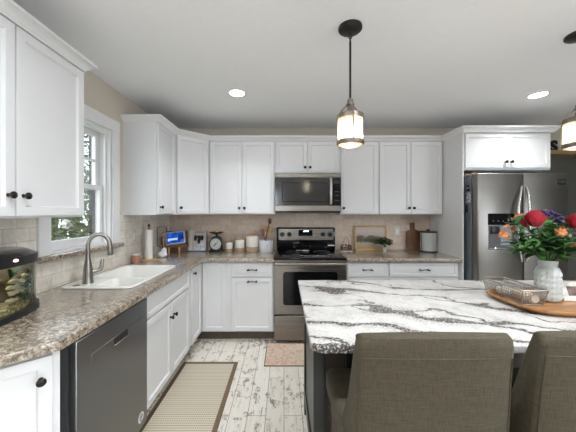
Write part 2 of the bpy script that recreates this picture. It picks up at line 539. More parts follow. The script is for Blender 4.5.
# ---------------------------------------------------------------- windows
def window(name, M_, w, z0, z1, depth, casing, stool=True, vm=0):
    """double hung window; local frame: x along the wall, y = 0 room face of the wall, +y outwards; M_ places it"""
    def fin(n, bm, m, parent=None):
        bm.transform(M_)
        o = obj(n, bm, m, parent)
        if parent is None: o['kind'] = 'structure'
        return o
    bm = NB()
    c = casing
    add_box(bm, -c, 0, -.02, 0, z0, z1+.0, .003); add_box(bm, w, w+c, -.02, 0, z0, z1, .003)
    add_box(bm, -c, w+c, -.022, 0, z1, z1+c+.01, .003)
    add_box(bm, 0, .018, 0, depth, z0, z1); add_box(bm, w-.018, w, 0, depth, z0, z1)
    add_box(bm, .018, w-.018, 0, depth, z1-.018, z1); add_box(bm, .018, w-.018, 0, depth, z0, z0+.015)
    # stops
    add_box(bm, .018, .034, .03, .05, z0+.015, z1-.018); add_box(bm, w-.034, w-.018, .03, .05, z0+.015, z1-.018)
    add_box(bm, .034, w-.034, .03, .05, z1-.034, z1-.018)
    root = fin(name, bm, M['trim'])
    zm = z0+(z1-z0)*.49
    for nm, a, b, y in (('lower_sash', z0+.015, zm+.02, .055), ('upper_sash', zm-.02, z1-.018, .092)):
        bm = NB()
        x0, x1 = .02, w-.02
        s = .045
        bt = .062 if nm == 'lower_sash' else .038
        tp = .038 if nm == 'lower_sash' else .045
        add_box(bm, x0, x0+s, y, y+.034, a, b, .002); add_box(bm, x1-s, x1, y, y+.034, a, b, .002)
        add_box(bm, x0+s, x1-s, y, y+.034, a, a+bt, .002); add_box(bm, x0+s, x1-s, y, y+.034, b-tp, b, .002)
        if nm == 'upper_sash' or vm:
            zz = (a+b)/2
            add_box(bm, x0+s, x1-s, y+.008, y+.026, zz-.009, zz+.009)
            for k in (1, 2):
                xx = x0+s+(x1-x0-2*s)*k/3
                add_box(bm, xx-.009, xx+.009, y+.0085, y+.0255, a+bt, b-tp)
        sh = fin(nm, bm, M['trim'], root)
        bm = NB(); add_box(bm, x0+s, x1-s, y+.015, y+.019, a+bt, b-tp)
        fin('pane', bm, M['glass'], sh)
    bm = NB()
    add_box(bm, w-.055, w+.03, depth+.003, depth+.026, z0, z1); add_box(bm, -.03, .045, depth+.003, depth+.026, z0, z1)
    fin('exterior_frame', bm, M['black'], root)
    return root
RZ = Matrix.Translation((XL, WY0, 0)) @ Matrix.Rotation(PI/2, 4, 'Z')
window('window_1', RZ, WY1-WY0, WZ0, WZ1, .128, .09)
bm = NB(); add_box(bm, XL-.05, XL+.055, 1.615, 2.468, WZ0-.034, WZ0, .006, 2)
sill = struct('window_sill', bm, M['laminate']); sill.name = 'trim_4'
window('added_window_rear', Matrix.Translation((-.25, YF, 0)) @ Matrix.Rotation(PI, 4, 'Z'), 1.0, 1.25, 2.2, .128, .09)  # added unseen window, placed to let fill light in from behind
window('added_window_right', Matrix.Translation((XR, -1.25, 0)) @ Matrix.Rotation(-PI/2, 4, 'Z'), 2.1, .8, 2.2, .128, .09)  # added unseen window, placed for fill light from the right

# ================================================================ cabinets
def shaker(bm, x0, x1, z0, z1, yf, t=.02, fr=.056):
    """recessed panel door; front face at y = yf, body behind it"""
    r = bmesh.ops.create_cube(bm, size=1)
    vs = r['verts']
    for v in vs:
        v.co = Vector((x0+(x1-x0)*(v.co.x+.5), yf+t*(v.co.y+.5), z0+(z1-z0)*(v.co.z+.5)))
    bm.normal_update()
    fs = list({f for v in vs for f in v.link_faces})
    front = min(fs, key=lambda f: f.calc_center_median().y)
    outer = list({e for f in fs for e in f.edges})
    bmesh.ops.bevel(bm, geom=outer, offset=.0015, segments=1, affect='EDGES')
    bm.normal_update()
    front = min([f for f in bm.faces if f.normal.y < -.9 and abs(f.calc_center_median().x-(x0+x1)/2) < 1e-3 and abs(f.calc_center_median().z-(z0+z1)/2) < 1e-3], key=lambda f: f.calc_center_median().y)
    fr = min(fr, (z1-z0)*.3)
    bmesh.ops.inset_region(bm, faces=[front], thickness=fr)
    bmesh.ops.inset_region(bm, faces=[front], thickness=.008)
    for v in front.verts: v.co.y += .012

def knob_bm(x, z, yf):
    bm = NB()
    add_lathe(bm, [(0, 0), (.009, 0), (.0075, .006), (.006, .013), (.011, .017), (.0155, .022), (.0155, .027), (.011, .031), (0, .032)], (x, yf, z), 16, 'y')
    return bm
def pull_bm(x, z, yf, L=.11):
    bm = NB()
    pts = []
    for k in range(13):
        u = -1+2*k/12
        pts.append((x+u*L/2, yf-.026-.004*math.cos(u*PI/2), z+.004*math.cos(u*PI)))
    add_tube(bm, pts, [.0045+.0025*abs(-1+2*k/12)**2 for k in range(13)], 8)
    for s in (-1, 1):
        add_lathe(bm, [(.009, 0), (.006, .004), (.005, .026)], (x+s*L*.39, yf, z), 10, 'y')
    return bm

def cabinet(name, label, loc, rotz, w, d, z0, z1, doors=(), drawers=(), toe=0, body=None, group=None, root=None):
    """local: x 0..w, back at y=0, carcass front at y=-d, doors in front of it. doors: (x0,x1,z0,z1,knob or None)"""
    root = root or thing(name, label, 'cabinet', loc, rotz, group)
    bm = NB()
    if body: body(bm)
    else:
        add_box(bm, 0, w, -d, 0, z0+toe, z1, .001)
    obj('cabinet_box', bm, M['cab'], root)
    if toe:
        bm = NB(); add_box(bm, 0, w, -d+.075, -.005, 0, toe)
        obj('toe_kick', bm, M['toe'], root)
    yf = -d-.021
    for x0, x1, a, b, kn in doors:
        bm = NB(); shaker(bm, x0, x1, a, b, yf)
        o = obj('door', bm, M['cab'], root)
        if kn:
            if kn[0] == 'pull': obj('handle', pull_bm(kn[1], kn[2], yf), M['bronze'], o)
            else: obj('knob', knob_bm(kn[0], kn[1], yf), M['bronze'], o)
    for x0, x1, a, b, hd in drawers:
        bm = NB(); shaker(bm, x0, x1, a, b, yf, fr=.04)
        o = obj('drawer_front', bm, M['cab'], root)
        if hd: obj('handle', pull_bm((x0+x1)/2, (a+b)/2, yf), M['bronze'], o)
    return root

def doors2(w, a, b, kz, m=.012, gap=.007):
    c = w/2
    return [(m, c-gap/2, a, b, (c-.03, kz)), (c+gap/2, w-m, a, b, (c+.03, kz))]

UZ0, UZ1 = 1.365, 2.24
UD = .305
# --- back run of wall cabinets (z local = world z; empties sit at the cabinet base)
def upper(label, x0, x1, z0, ndoor, hinge='l'):
    w = x1-x0
    h = UZ1-z0
    a, b = .012, h-.018
    kz = a+.062
    if ndoor == 2: ds = doors2(w, a, b, kz)
    else: ds = [(.012, w-.012, a, b, ((.04 if hinge == 'r' else w-.04), kz))]
    return cabinet('wall_cabinet', label, (x0, YB, z0), 0, w, UD, 0, h, ds)
upper('white two-door wall cabinet above the row of cream canisters, left of the microwave', -.882, -.106, UZ0, 2)
upper('short white two-door wall cabinet directly above the microwave', -.106, .660, 1.842, 2)
upper('narrow white single-door wall cabinet directly right of the microwave', .660, 1.115, UZ0, 1, 'r')
upper('white two-door wall cabinet above the wooden cutting board, beside the refrigerator panel', 1.115, 1.875, UZ0, 2)
# left wall unit beside the window
H = UZ1-UZ0
cabinet('wall_cabinet', 'narrow white wall cabinet right of the window, its blank side facing the sink', (XL, 2.535, UZ0), PI/2, .405, UD, 0, H,
        [(.012, .393, .012, H-.018, (.045, .074))])
# diagonal corner unit
cr = thing('corner_wall_cabinet', 'white diagonal wall cabinet in the room corner above the blue tablet', 'cabinet', (-1.165, 2.94, UZ0), PI/4)
bm = NB()
add_prism(bm, [(-1.49, 3.55), (-.882, 3.55), (-.882, 3.245), (-.894, 3.225), (-1.165, 2.954), (-1.185, 2.94), (-1.49, 2.94)], 'z', UZ0, UZ1)
obj('cabinet_box', bm, M['cab'], cr, world=True)
L = .285*math.sqrt(2)
bm = NB(); shaker(bm, .016, L-.016, .012, H-.018, -.018+.006)
o = obj('door', bm, M['cab'], cr)
obj('knob', knob_bm(.05, .074, -.012), M['bronze'], o)
# near wall cabinet with its own crown, left edge of the picture
nc = cabinet('wall_cabinet', 'large white two-door wall cabinet at the left edge, above the fish tank', (XL, .79, UZ0), PI/2, .812, UD, 0, 2.225-UZ0,
             [(.01, .397, .010, 2.205-UZ0, (.366, .100)), (.404, .806, .010, 2.205-UZ0, (.434, .100))])

def crown_bm(pts, zb, prof):
    bm = NB()
    P = [Vector(p) for p in pts]
    n = len(P)
    rings = []
    for i in range(n):
        def nrm(a, b):
            d = (b-a).normalized(); return Vector((d.y, -d.x))
        if i == 0: off = nrm(P[0], P[1])
        elif i == n-1: off = nrm(P[-2], P[-1])
        else:
            n0, n1 = nrm(P[i-1], P[i]), nrm(P[i], P[i+1])
            off = (n0+n1)/(1+n0.dot(n1))
        rings.append([bm.verts.new((P[i].x+off.x*o, P[i].y+off.y*o, zb+h)) for o, h in prof])
    m = len(prof)
    for a, b in zip(rings, rings[1:]):
        for k in range(m):
            bm.faces.new((a[k], a[(k+1) % m], b[(k+1) % m], b[k]))
    bm.faces.new(rings[0]); bm.faces.new(rings[-1][::-1])
    return bm
CPROF = [(-.018, 0), (.003, 0), (.005, .008), (.014, .014), (.036, .040), (.044, .044), (.046, .056), (-.018, .056)]
obj('crown', crown_bm([(XL, .79), (-1.165, .79), (-1.165, 1.602), (XL, 1.602)], 2.212, [(a, b*.95) for a, b in CPROF]), M['cab'], nc, world=True)
bm = crown_bm([(XL, 2.535), (-1.165, 2.535), (-1.165, 2.94), (-.880, 3.225), (1.876, 3.225), (1.876, 2.86), (2.82, 2.86), (2.82, 3.55)], 2.226, CPROF)
o = obj('crown_molding', bm, M['cab'])
tag(o, 'white crown molding along the tops of the wall cabinets from window to refrigerator', 'molding')

# refrigerator surround: the tall side panel belongs to the cabinet above the refrigerator
w = 2.82-1.891
rc = cabinet('refrigerator_cabinet', 'white two-door cabinet above the stainless refrigerator, with a tall side panel down to the floor', (1.891, YB, 1.837), 0, w, .649, 0, UZ1-1.837,
        doors2(w, .022, UZ1-1.837-.020, .082, .018))
bm = NB(); add_box(bm, 1.876, 1.890, 2.88, YB, 0, UZ1, .001)
obj('side_panel', bm, M['cab'], rc, world=True)

# --- base cabinets
BD = .63-.0
BZ1 = .866
# sink base, left run: local x = world Y from 1.715, carcass front at X=-.895, door front at -.875 (d=.594)
LD = .595
w = 2.56-1.718
cabinet('sink_base_cabinet', 'white two-door base cabinet under the sink, right of the dishwasher', (XL, 1.718, 0), PI/2, w, LD, 0, BZ1,
        [(.02, .417, .125, .690, (.385, .585)), (.424, w-.02, .125, .690, (.455, .585))],
        [(.02, w-.02, .705, .852, None)], toe=.11, body=lambda bm: [add_box(bm, *q) for q in (
            (0, .018, -LD, 0, .11, BZ1), (w-.018, w, -LD, 0, .11, BZ1), (.018, w-.018, -.012, 0, .11, BZ1), (.018, w-.018, -LD, -.012, .11, .13),
            (.018, w-.018, -LD, -LD+.018, .13, BZ1))])
# corner base with a folding pair of doors
cb = thing('corner_base_cabinet', 'white corner base cabinet whose two door leaves meet in the inner corner', 'cabinet', (-.875, 2.92, 0))
bm = NB()
add_prism(bm, [(XL, 2.56), (-.895, 2.56), (-.895, 2.94), (-.575, 2.94), (-.575, YB), (XL, YB)], 'z', .11, BZ1)
obj('cabinet_box', bm, M['cab'], cb, world=True)
bm = NB(); add_prism(bm, [(XL, 2.56), (-.965, 2.56), (-.965, 3.01), (-.575, 3.01), (-.575, YB), (XL, YB)], 'z', 0, .11)
obj('toe_kick', bm, M['toe'], cb, world=True)
bm = NB(); shaker(bm, 0, .302, .125, .852, 0)
bm.transform(Matrix.Translation((0, -.310, 0)) @ Matrix.Rotation(PI/2, 4, 'Z'))
dl = obj('door', bm, M['cab'], cb)
bm = NB()
add_lathe(bm, [(0, 0), (.009, 0), (.0075, .006), (.006, .013), (.011, .017), (.0155, .022), (.0155, .027), (.011, .031), (0, .032)], (-.875, 2.645, .800), 16, 'x')
obj('knob', bm, M['bronze'], dl, world=True)
bm = NB(); shaker(bm, -.868, -.620, .125, .852, 2.919)
obj('door', bm, M['cab'], cb, world=True)
w = .575-.108
cabinet('base_cabinet', 'white base cabinet between the corner and the range, drawer over one pull-out door', (-.575, YB, 0), 0, w, .61, 0, BZ1,
        [(.02, w-.012, .125, .690, ('pull', w/2+.004, .655))], [(.02, w-.012, .705, .852, True)], toe=.11)
w = 1.112-.662
cabinet('base_cabinet', 'narrow white base cabinet directly right of the range', (.662, YB, 0), 0, w, .61, 0, BZ1,
        [(.015, w-.012, .125, .690, None)], [(.015, w-.012, .705, .852, True)], toe=.11)
w = 1.875-1.112
cabinet('base_cabinet', 'wide white base cabinet between the range side and the refrigerator panel', (1.112, YB, 0), 0, w, .61, 0, BZ1,
        doors2(w, .125, .690, .64), [(.015, w-.02, .705, .852, True)], toe=.11)
# angled end cabinet, near left
eb = thing('angled_base_cabinet', 'white angled base cabinet at the near end of the counter, left of the dishwasher', 'cabinet', (-1.49, .475, 0), PI/4)
bm = NB()
add_prism(bm, [(XL, 1.081), (-.884, 1.081), (XL, .475)], 'z', .11, BZ1)
obj('cabinet_box', bm, M['cab'], eb, world=True)
bm = NB(); add_prism(bm, [(XL, 1.081), (-.984, 1.081), (XL, .575)], 'z', 0, .11)
obj('toe_kick', bm, M['toe'], eb, world=True)
LE = .606*math.sqrt(2)
bm = NB(); shaker(bm, .07, LE-.024, .125, .846, -.021)
o = obj('door', bm, M['cab'], eb)
obj('knob', knob_bm(LE-.058, .765, -.021), M['bronze'], o)

# ---------------------------------------------------------------- worktops
SX0, SX1, SY0, SY1 = -1.437, -.962, 1.737, 2.476        # sink outline
bm = slab_mesh(round_poly([(XL+.008, .403), (-.845, 1.040), (-.845, 2.87), (-.108, 2.87), (-.108, YB-.008), (XL+.008, YB-.008)], [0, .02, .02, 0, 0, 0]),
               [round_poly([(SX0+.015, SY0+.015), (SX1-.015, SY0+.015), (SX1-.015, SY1-.015), (SX0+.015, SY1-.015)], .03)], CT-.038, CT, .005)
o = obj('countertop', bm, M['laminate'])
tag(o, 'L-shaped mottled tan laminate countertop with the white sink and fish tank', 'countertop')
bm = slab_mesh([(.662, 2.87), (1.875, 2.87), (1.875, YB-.008), (.662, YB-.008)], [], CT-.038, CT, .005)
o = obj('countertop', bm, M['laminate'])
tag(o, 'short straight tan laminate countertop between the range and the refrigerator panel', 'countertop')

# sink
sk = thing('kitchen_sink', 'white double-bowl drop-in sink set in the counter below the window', 'sink', ((SX0+SX1)/2, (SY0+SY1)/2, CT))
def rrect(x0, x1, y0, y1, r): return round_poly([(x0, y0), (x1, y0), (x1, y1), (x0, y1)], r, 6)
I0, I1, J0, J1 = SX0+.045, SX1-.03, SY0+.03, SY1-.028
bm = slab_mesh(rrect(SX0, SX1, SY0, SY1, .05), [rrect(I0+.16, I1, J0, 1.985, .05), rrect(I0, I1, 2.010, J1, .05)], CT+.0002, CT+.010, .003)
obj('rim', bm, M['sink'], sk, world=True)
def bowl(x0, x1, y0, y1, dep):
    bm = NB()
    lv = [(0, 0, .05), (.006, -.02, .05), (.014, -dep+.02, .05), (.03, -dep, .04)]
    rings = []
    for ins, dz, r in lv:
        rings.append([bm.verts.new((x, y, CT+.004+dz)) for x, y in rrect(x0+ins, x1-ins, y0+ins, y1-ins, r)])
    for a, b in zip(rings, rings[1:]):
        for k in range(len(a)): bm.faces.new((a[k], a[(k+1) % len(a)], b[(k+1) % len(a)], b[k]))
    bm.faces.new(rings[-1])
    return bm
b1 = obj('bowl', bowl(I0+.16, I1, J0, 1.985, .17), M['sink'], sk, world=True)
b2 = obj('bowl', bowl(I0, I1, 2.010, J1, .19), M['sink'], sk, world=True)
for b, cx, cy, z in ((b1, (I0+.16+I1)/2, (J0+1.985)/2, CT-.165), (b2, (I0+I1)/2, 2.24, CT-.185)):
    bm = NB(); add_lathe(bm, [(0, 0), (.03, .001), (.042, .003), (.045, .0)], (cx, cy, z), 20)
    obj('drain', bm, M['chrome'], b, world=True)

# faucet
FX, FY, FZ = -1.318, 1.842, CT+.010
fa = thing('kitchen_faucet', 'brushed nickel pull-down gooseneck faucet standing on the sink rim', 'faucet', (FX, FY, FZ))
bm = NB(); add_lathe(bm, [(.034, 0), (.034, .006), (.031, .012), (.030, .05), (.027, .10), (.020, .135), (.0145, .165), (.0135, .20), (0, .20)], (0, 0, 0), 24)
obj('body', bm, M['nickel'], fa)
bm = NB()
pts = [(0, 0, .19), (0, 0, .25)]
R = .061
u = (.80, .60)
for k in range(0, 13):
    a = PI*k/12*.97
    pts.append((u[0]*R*(1-math.cos(a)), u[1]*R*(1-math.cos(a)), .255+R*math.sin(a)*1.15))
add_tube(bm, pts, .0135, 14)
obj('spout', bm, M['nickel'], fa)
e = Vector(pts[-1])
bm = NB(); add_tube(bm, [e+Vector((0, 0, .004)), e+Vector((.002, .002, -.02)), e+Vector((.005, .004, -.075)), e+Vector((.006, .0045, -.085))], [.0145, .016, .0185, .016], 14)
obj('spray_head', bm, M['nickel'], fa)
bm = NB()
add_tube(bm, [(.02, .016, .075), (.050, .040, .082)], [.015, .013], 12)
add_tube(bm, [(.050, .040, .078), (.060, .048, .10), (.064, .051, .150), (.064, .051, .156)], [.015, .013, .011, .006], 10)
obj('lever', bm, M['nickel'], fa)
bm = NB(); add_lathe(bm, [(.022, 0), (.022, .003), (.016, .006), (0, .007)], (0, 0, 0), 20)
o = obj('hole_cover', bm, M['nickel']); o.location = (-1.345, 1.775, CT+.010)
tag(o, 'small round metal hole cover on the sink rim beside the faucet', 'hole cover')

# ================================================================ dishwasher
dw = thing('dishwasher', 'dark stainless dishwasher with a pocket handle, left of the sink cabinet', 'dishwasher', (XL, 1.128, 0), PI/2)
DWW, DF = .585, .635                                    # front face at X=-.85
bm = NB(); add_box(bm, .004, DWW-.004, -.60, -.02, .09, .858); add_box(bm, .01, DWW-.01, -.55, -.02, 0, .09)
obj('tub_body', bm, M['dwside'], dw)
bm = NB(); add_box(bm, .0, DWW, -DF, -.601, .095, .856, .003)
dd = obj('door', bm, M['dwsteel'], dw)
bm = NB(); add_box(bm, .088, .530, -DF-.0025, -DF+.001, .712, .762, .001)
hs = obj('handle_strip', bm, M['dwsteel'], dw)
bm = NB(); add_box(bm, .245, .368, -DF-.0035, -DF-.001, .719, .757, .0005)
obj('pocket', bm, M['blackplastic'], hs)
bm = NB(); add_box(bm, .247, .366, -DF-.006, -DF-.001, .7185, .7245, .001)
obj('pocket_lip', bm, M['chrome'], hs)
bm = NB()
add_lathe(bm, [(0, 0), (.030, 0), (.030, .0012), (0, .0012)], (.510, -DF, .165), 28, 'y')
st = obj('door_badge', bm, M['white'], dw)
bm = NB()
pts = [(.510+.017*math.cos(a)*(1 if i % 2 else .75), -DF-.0016, .165+.021*math.sin(a)) for i, a in enumerate([k*PI/8 for k in range(15)])]
add_tube(bm, pts, .0018, 6)
add_tube(bm, [(.501, -DF-.0016, .158), (.507, -DF-.0016, .176), (.511, -DF-.0016, .160), (.518, -DF-.0016, .176)], .0016, 6)
obj('badge_mark', bm, M['dwside'], st)

# ================================================================ range
rg = thing('range', 'stainless electric range with a black glass cooktop, below the microwave', 'range', (-.105, YB-.01, 0))
RW, RF = .762, .665                                      # door front at Y = 3.54-.665 = 2.875
bm = NB(); add_box(bm, .002, RW-.002, -.615, -.01, .05, .895); add_box(bm, .03, RW-.03, -.58, -.05, 0, .05)
obj('oven_body', bm, M['blackplastic'], rg)
bm = NB(); add_box(bm, 0, RW, -.668, -.015, .893, .912, .004, 2)
ck = obj('cooktop', bm, M['blackglass'], rg)
for bx, by, r in ((.20, -.50, .105), (.56, -.50, .085), (.20, -.22, .075), (.56, -.22, .10)):
    bm = NB(); add_lathe(bm, [(r-.002, .0), (r-.002, .0004), (r, .0004), (r, 0)], (bx, by, .912), 40)
    obj('burner_ring', bm, M['fridgeside'], ck)
bm = NB()
add_box(bm, .012, RW-.012, -.10, -.012, .912, 1.200, .01, 2)
bg = obj('backguard', bm, M['blackglass'], rg)
bm = NB(); add_box(bm, .036, RW-.036, -.1065, -.099, 1.040, 1.182, .003)
cp = obj('control_panel', bm, M['steel'], bg)
bm = NB(); add_box(bm, .287, .463, -.110, -.106, 1.092, 1.168, .002)
dsp = obj('display', bm, M['blackglass'], cp)
M['clock'] = emit('clock_glow', (.45, .6, 1.0), 5)
bm = NB()
for i, xx in enumerate((.352, .367, .387, .402)):         # a little lit clock, bars only
    add_box(bm, xx, xx+.010, -.1108, -.1098, 1.146, 1.160)
obj('clock', bm, M['clock'], dsp)
for xx in (.082, .170, RW-.170, RW-.082):
    bm = NB(); add_lathe(bm, [(.029, 0), (.029, .003), (.024, .006), (.022, .026), (.018, .030), (0, .030)], (xx, -.1065, 1.112), 24, 'y')
    add_box(bm, xx-.003, xx+.003, -.139, -.134, 1.112, 1.134)
    obj('control_knob', bm, M['black'], cp)
bm = NB(); add_box(bm, .655, .735, -.1012, -.0995, .968, .982)
obj('badge', bm, M['white'], bg)
bm = NB(); add_box(bm, .001, RW-.001, -RF, -.617, .315, .890, .004)
od = obj('oven_door', bm, M['steel'], rg)
bm = NB(); add_prism(bm, round_poly([(.095, .415), (RW-.095, .415), (RW-.095, .765), (.095, .765)], .03), 'y', -RF-.003, -RF+.002)
obj('oven_window', bm, M['blackglass'], od)
bm = NB()
add_tube(bm, [(.008, -.703, .852), (RW-.008, -.703, .852)], .0155, 14)
for xx in (.05, RW-.05): add_box(bm, xx-.012, xx+.012, -.703, -RF+.001, .842, .862, .003)
obj('door_handle', bm, M['steel'], od)
bm = NB(); add_box(bm, .001, RW-.001, -RF, -.617, .045, .303, .004)
obj('drawer', bm, M['steel'], rg)
bm = NB(); add_lathe(bm, [(0, .004), (.028, .003), (.040, .012), (.043, .016), (.038, .013), (.03, .006), (0, .006)], (0, 0, 0), 24, sx=1.1)
add_box(bm, .035, .115, -.012, .012, .010, .016, .004, 2)
o = obj('spoon_rest', bm, M['whitecer'])
tag(o, 'small white spoon rest lying on the black cooktop', 'spoon rest')
o.location = (.262, 3.335, .9095); o.rotation_euler = (0, 0, 2.9)

# ================================================================ microwave
mw = thing('microwave', 'stainless over-the-range microwave with a dark window, mounted above the range', 'microwave', (-.103, YB-.01, 1.385))
bm = NB(); add_box(bm, 0, .758, -.36, 0, 0, .455, .002)
obj('case', bm, M['blackplastic'], mw)
bm = NB(); add_box(bm, 0, .758, -.385, -.361, .405, .455, .003)
obj('vent_trim', bm, M['steel'], mw)
bm = NB(); add_box(bm, 0, .758, -.387, -.361, .018, .083, .003)
obj('bottom_trim', bm, M['steel'], mw)
bm = NB(); add_box(bm, 0, .660, -.385, -.361, .085, .403, .003)
dr = obj('door', bm, M['mwglass'], mw)
bm = NB()
for x0, x1, z0, z1 in ((.08, .60, .345, .350), (.08, .60, .128, .133), (.08, .085, .133, .345), (.595, .60, .133, .345)):
    add_box(bm, x0, x1, -.3865, -.384, z0, z1)
obj('window_border', bm, M['blackglass'], dr)
bm = NB()
pts = [(.640, -.385, .100), (.640, -.415, .112), (.638, -.428, .18), (.636, -.431, .245), (.638, -.428, .31), (.640, -.415, .378), (.640, -.385, .390)]
add_tube(bm, pts, .016, 12)
obj('handle', bm, M['handle'], dr)
bm = NB(); add_box(bm, .662, .758, -.385, -.361, .085, .403, .003)
kp = obj('keypad', bm, M['blackglass'], mw)
for r in range(3):
    bm = NB(); add_box(bm, .688, .734, -.3858, -.3848, .14+r*.05, .146+r*.05)
    obj('button', bm, M['dwside'], kp)
bm = NB(); add_box(bm, .680, .742, -.3862, -.3848, .335, .375)
obj('display', bm, M['mwglass'], kp)

# ================================================================ refrigerator
fr = thing('refrigerator', 'stainless side-by-side refrigerator with a water dispenser, right of the white panel', 'refrigerator', (1.935, YB-.03, 0))
FW, FF = .915, .780                                      # front at Y=2.74
bm = NB(); add_box(bm, .006, FW-.006, -.68, 0, .03, 1.765, .004); add_box(bm, .02, FW-.02, -.66, -.02, 0, .03)
obj('case', bm, M['fridgeside'], fr)
for k, (x0, x1) in enumerate(((0, .458), (.464, FW))):
    bm = NB(); add_box(bm, x0, x1, -FF, -.690, .06, 1.785, .012, 3)
    d = obj('door', bm, M['steelz'], fr)
    s = -1 if k == 0 else 1
    xe = .438 if k == 0 else .484
    bm = NB()
    pts, rr = [], []
    for i in range(15):
        u_ = i/14; b = math.sin(PI*u_)
        pts.append((xe+(-.078 if k == 0 else -.005)*b**.8, -FF-.004-.05*b**.55, .90+.75*u_)); rr.append(.011+.003*b)
    add_tube(bm, pts, rr, 12)
    obj('handle', bm, M['chrome'], d)
    if k == 0:
        bm = NB()
        add_prism(bm, round_poly([(.105, 1.262), (.368, 1.262), (.368, 1.378), (.105, 1.378)], .006), 'y', -FF-.004, -FF+.003)
        dp = obj('dispenser_panel', bm, M['blackglass'], d)
        for q in range(4):
            bm = NB(); add_box(bm, .150+q*.05, .160+q*.05, -FF-.0048, -FF-.0035, 1.300, 1.304)
            obj('icon', bm, M['plate'], dp)
        bm = NB()
        add_box(bm, .110, .363, -FF-.0025, -FF+.002, 1.030, 1.258)
        rec = obj('dispenser_recess', bm, M['dwside'], d)
        bm = NB(); add_box(bm, .125, .205, -FF-.02, -FF-.001, 1.175, 1.250, .006, 2)
        obj('spout', bm, M['blackplastic'], rec)
        bm = NB(); add_box(bm, .225, .345, -FF-.008, -FF-.001, 1.06, 1.25, .003)
        obj('paddle', bm, M['fridgeside'], rec)
        bm = NB(); add_box(bm, .104, .369, -FF-.022, -FF+.001, 1.016, 1.032, .003)
        obj('drip_tray', bm, M['chrome'], rec)
    else:
        bm = NB(); add_box(bm, .800, .885, -FF-.003, -FF+.001, 1.668, 1.722, .002)
        bd = obj('badge', bm, M['black'], d)
        bm = NB()
        for q in range(6): add_box(bm, .811+q*.0105, .818+q*.0105, -FF-.0042, -FF-.0028, 1.688, 1.700+(.01 if q in (0, 3) else 0))
        obj('badge_letters', bm, M['chrome'], bd)
# on the left side of the case (X = 1.931): notes and magnets
def on_side(bm_, name, label, cat, m, loc):
    o = obj(name, bm_, m); o.location = loc; return tag(o, label, cat)
bm = NB(); add_box(bm, -.0016, 0, -.037, .037, -.055, .055)
nt = on_side(bm, 'paper_note', 'white patterned paper held on the side of the refrigerator', 'note', M['white'], (1.9400, 2.885, 1.545))
t_ = NT('note_print'); ck_ = t_.n('ShaderNodeTexVoronoi'); ck_.inputs['Scale'].default_value = 60; t_.l(t_.coord(), ck_.inputs['Vector'])
t_.color(t_.ramp(ck_.outputs['Distance'], [(.35, (.25, .27, .33)), (.55, (.75, .76, .80))])); t_.set(Roughness=.8)
nt.data.materials[0] = t_.m
bm = NB(); add_box(bm, -.006, 0, -.022, .022, -.032, -.004, .003); add_box(bm, -.005, 0, -.016, .016, .004, .03, .003)
on_side(bm, 'fridge_magnet', 'dark figure-shaped magnet above the paper on the refrigerator side', 'magnet', M['black'], (1.9400, 2.885, 1.645))
bm = NB(); add_box(bm, -.003, 0, -.014, .014, -.005, .014, .002)
o = on_side(bm, 'fridge_magnet', 'pale little magnet between two dark ones above the paper on the refrigerator side', 'magnet', M['whitecer'], (1.9335, 2.885, 1.640))
bm = NB(); add_box(bm, -.012, 0, -.011, .011, -.04, .035, .004, 2)
on_side(bm, 'magnetic_clip', 'black clip below the paper on the refrigerator side', 'clip', M['black'], (1.9400, 2.90, 1.43))
bm = NB()
random.seed(3)
for k in range(26):
    add_blob(bm, (random.uniform(-.05, .06), random.uniform(-.07, .07), .012+random.uniform(0, .02)+.012*0), .012, 1, .3, 5, seed=k)
add_tube(bm, [(-.05, -.08, .006), (0, 0, .010), (.04, .08, .006)], .004, 6)
o = obj('dried_flower_garland', bm, M['dried'])
tag(o, 'tan dried flower garland lying on top of the refrigerator beside the panel', 'garland')
o.location = (1.985, 2.92, 1.767)
# ================================================================ island
IX0, IX1, IY0, IY1 = .10, 2.35, 1.0, 1.966
isl = thing('kitchen_island', 'dark painted kitchen island base under the veined granite top', 'island', (1.25, 1.64, 0))
bm = NB()
add_box(bm, .165, 2.24, 1.34, 1.905, .09, .873)
add_box(bm, .19, 2.2, 1.40, 1.86, 0, .09)
obj('cabinet_box', bm, M['islandpanel'], isl, world=True)
for x, y in ((.14, 1.30), (.14, 1.875), (2.20, 1.30), (2.20, 1.875)):
    bm = NB(); add_box(bm, x, x+.055, y, y+.055, 0, .873, .003)
    obj('corner_post', bm, M['island'], isl, world=True)
bm = NB(); add_box(bm, .150, .165, 1.355, 1.875, .09, .873)
for z0, z1 in ((.09, .17), (.79, .872)): add_box(bm, .142, .150, 1.355, 1.875, z0, z1, .002)
obj('side_panel', bm, M['island'], isl, world=True)
bm = NB()
for z0, z1 in ((.09, .17), (.80, .872)): add_box(bm, .195, 2.20, 1.318, 1.34, z0, z1, .002)
for x in (.30, .95, 1.60): add_box(bm, x, x+.07, 1.318, 1.34, .17, .80, .002)
obj('front_frame', bm, M['island'], isl, world=True)
bm = slab_mesh(round_poly([(IX0, IY0), (IX1, IY0), (IX1, IY1), (IX0, IY1)], [.05, .03, .012, .012], 8), [], .874, CT, .006, 3)
o = obj('island_top', bm, M['granite'])
tag(o, 'white granite island top with dark speckled veins', 'countertop')

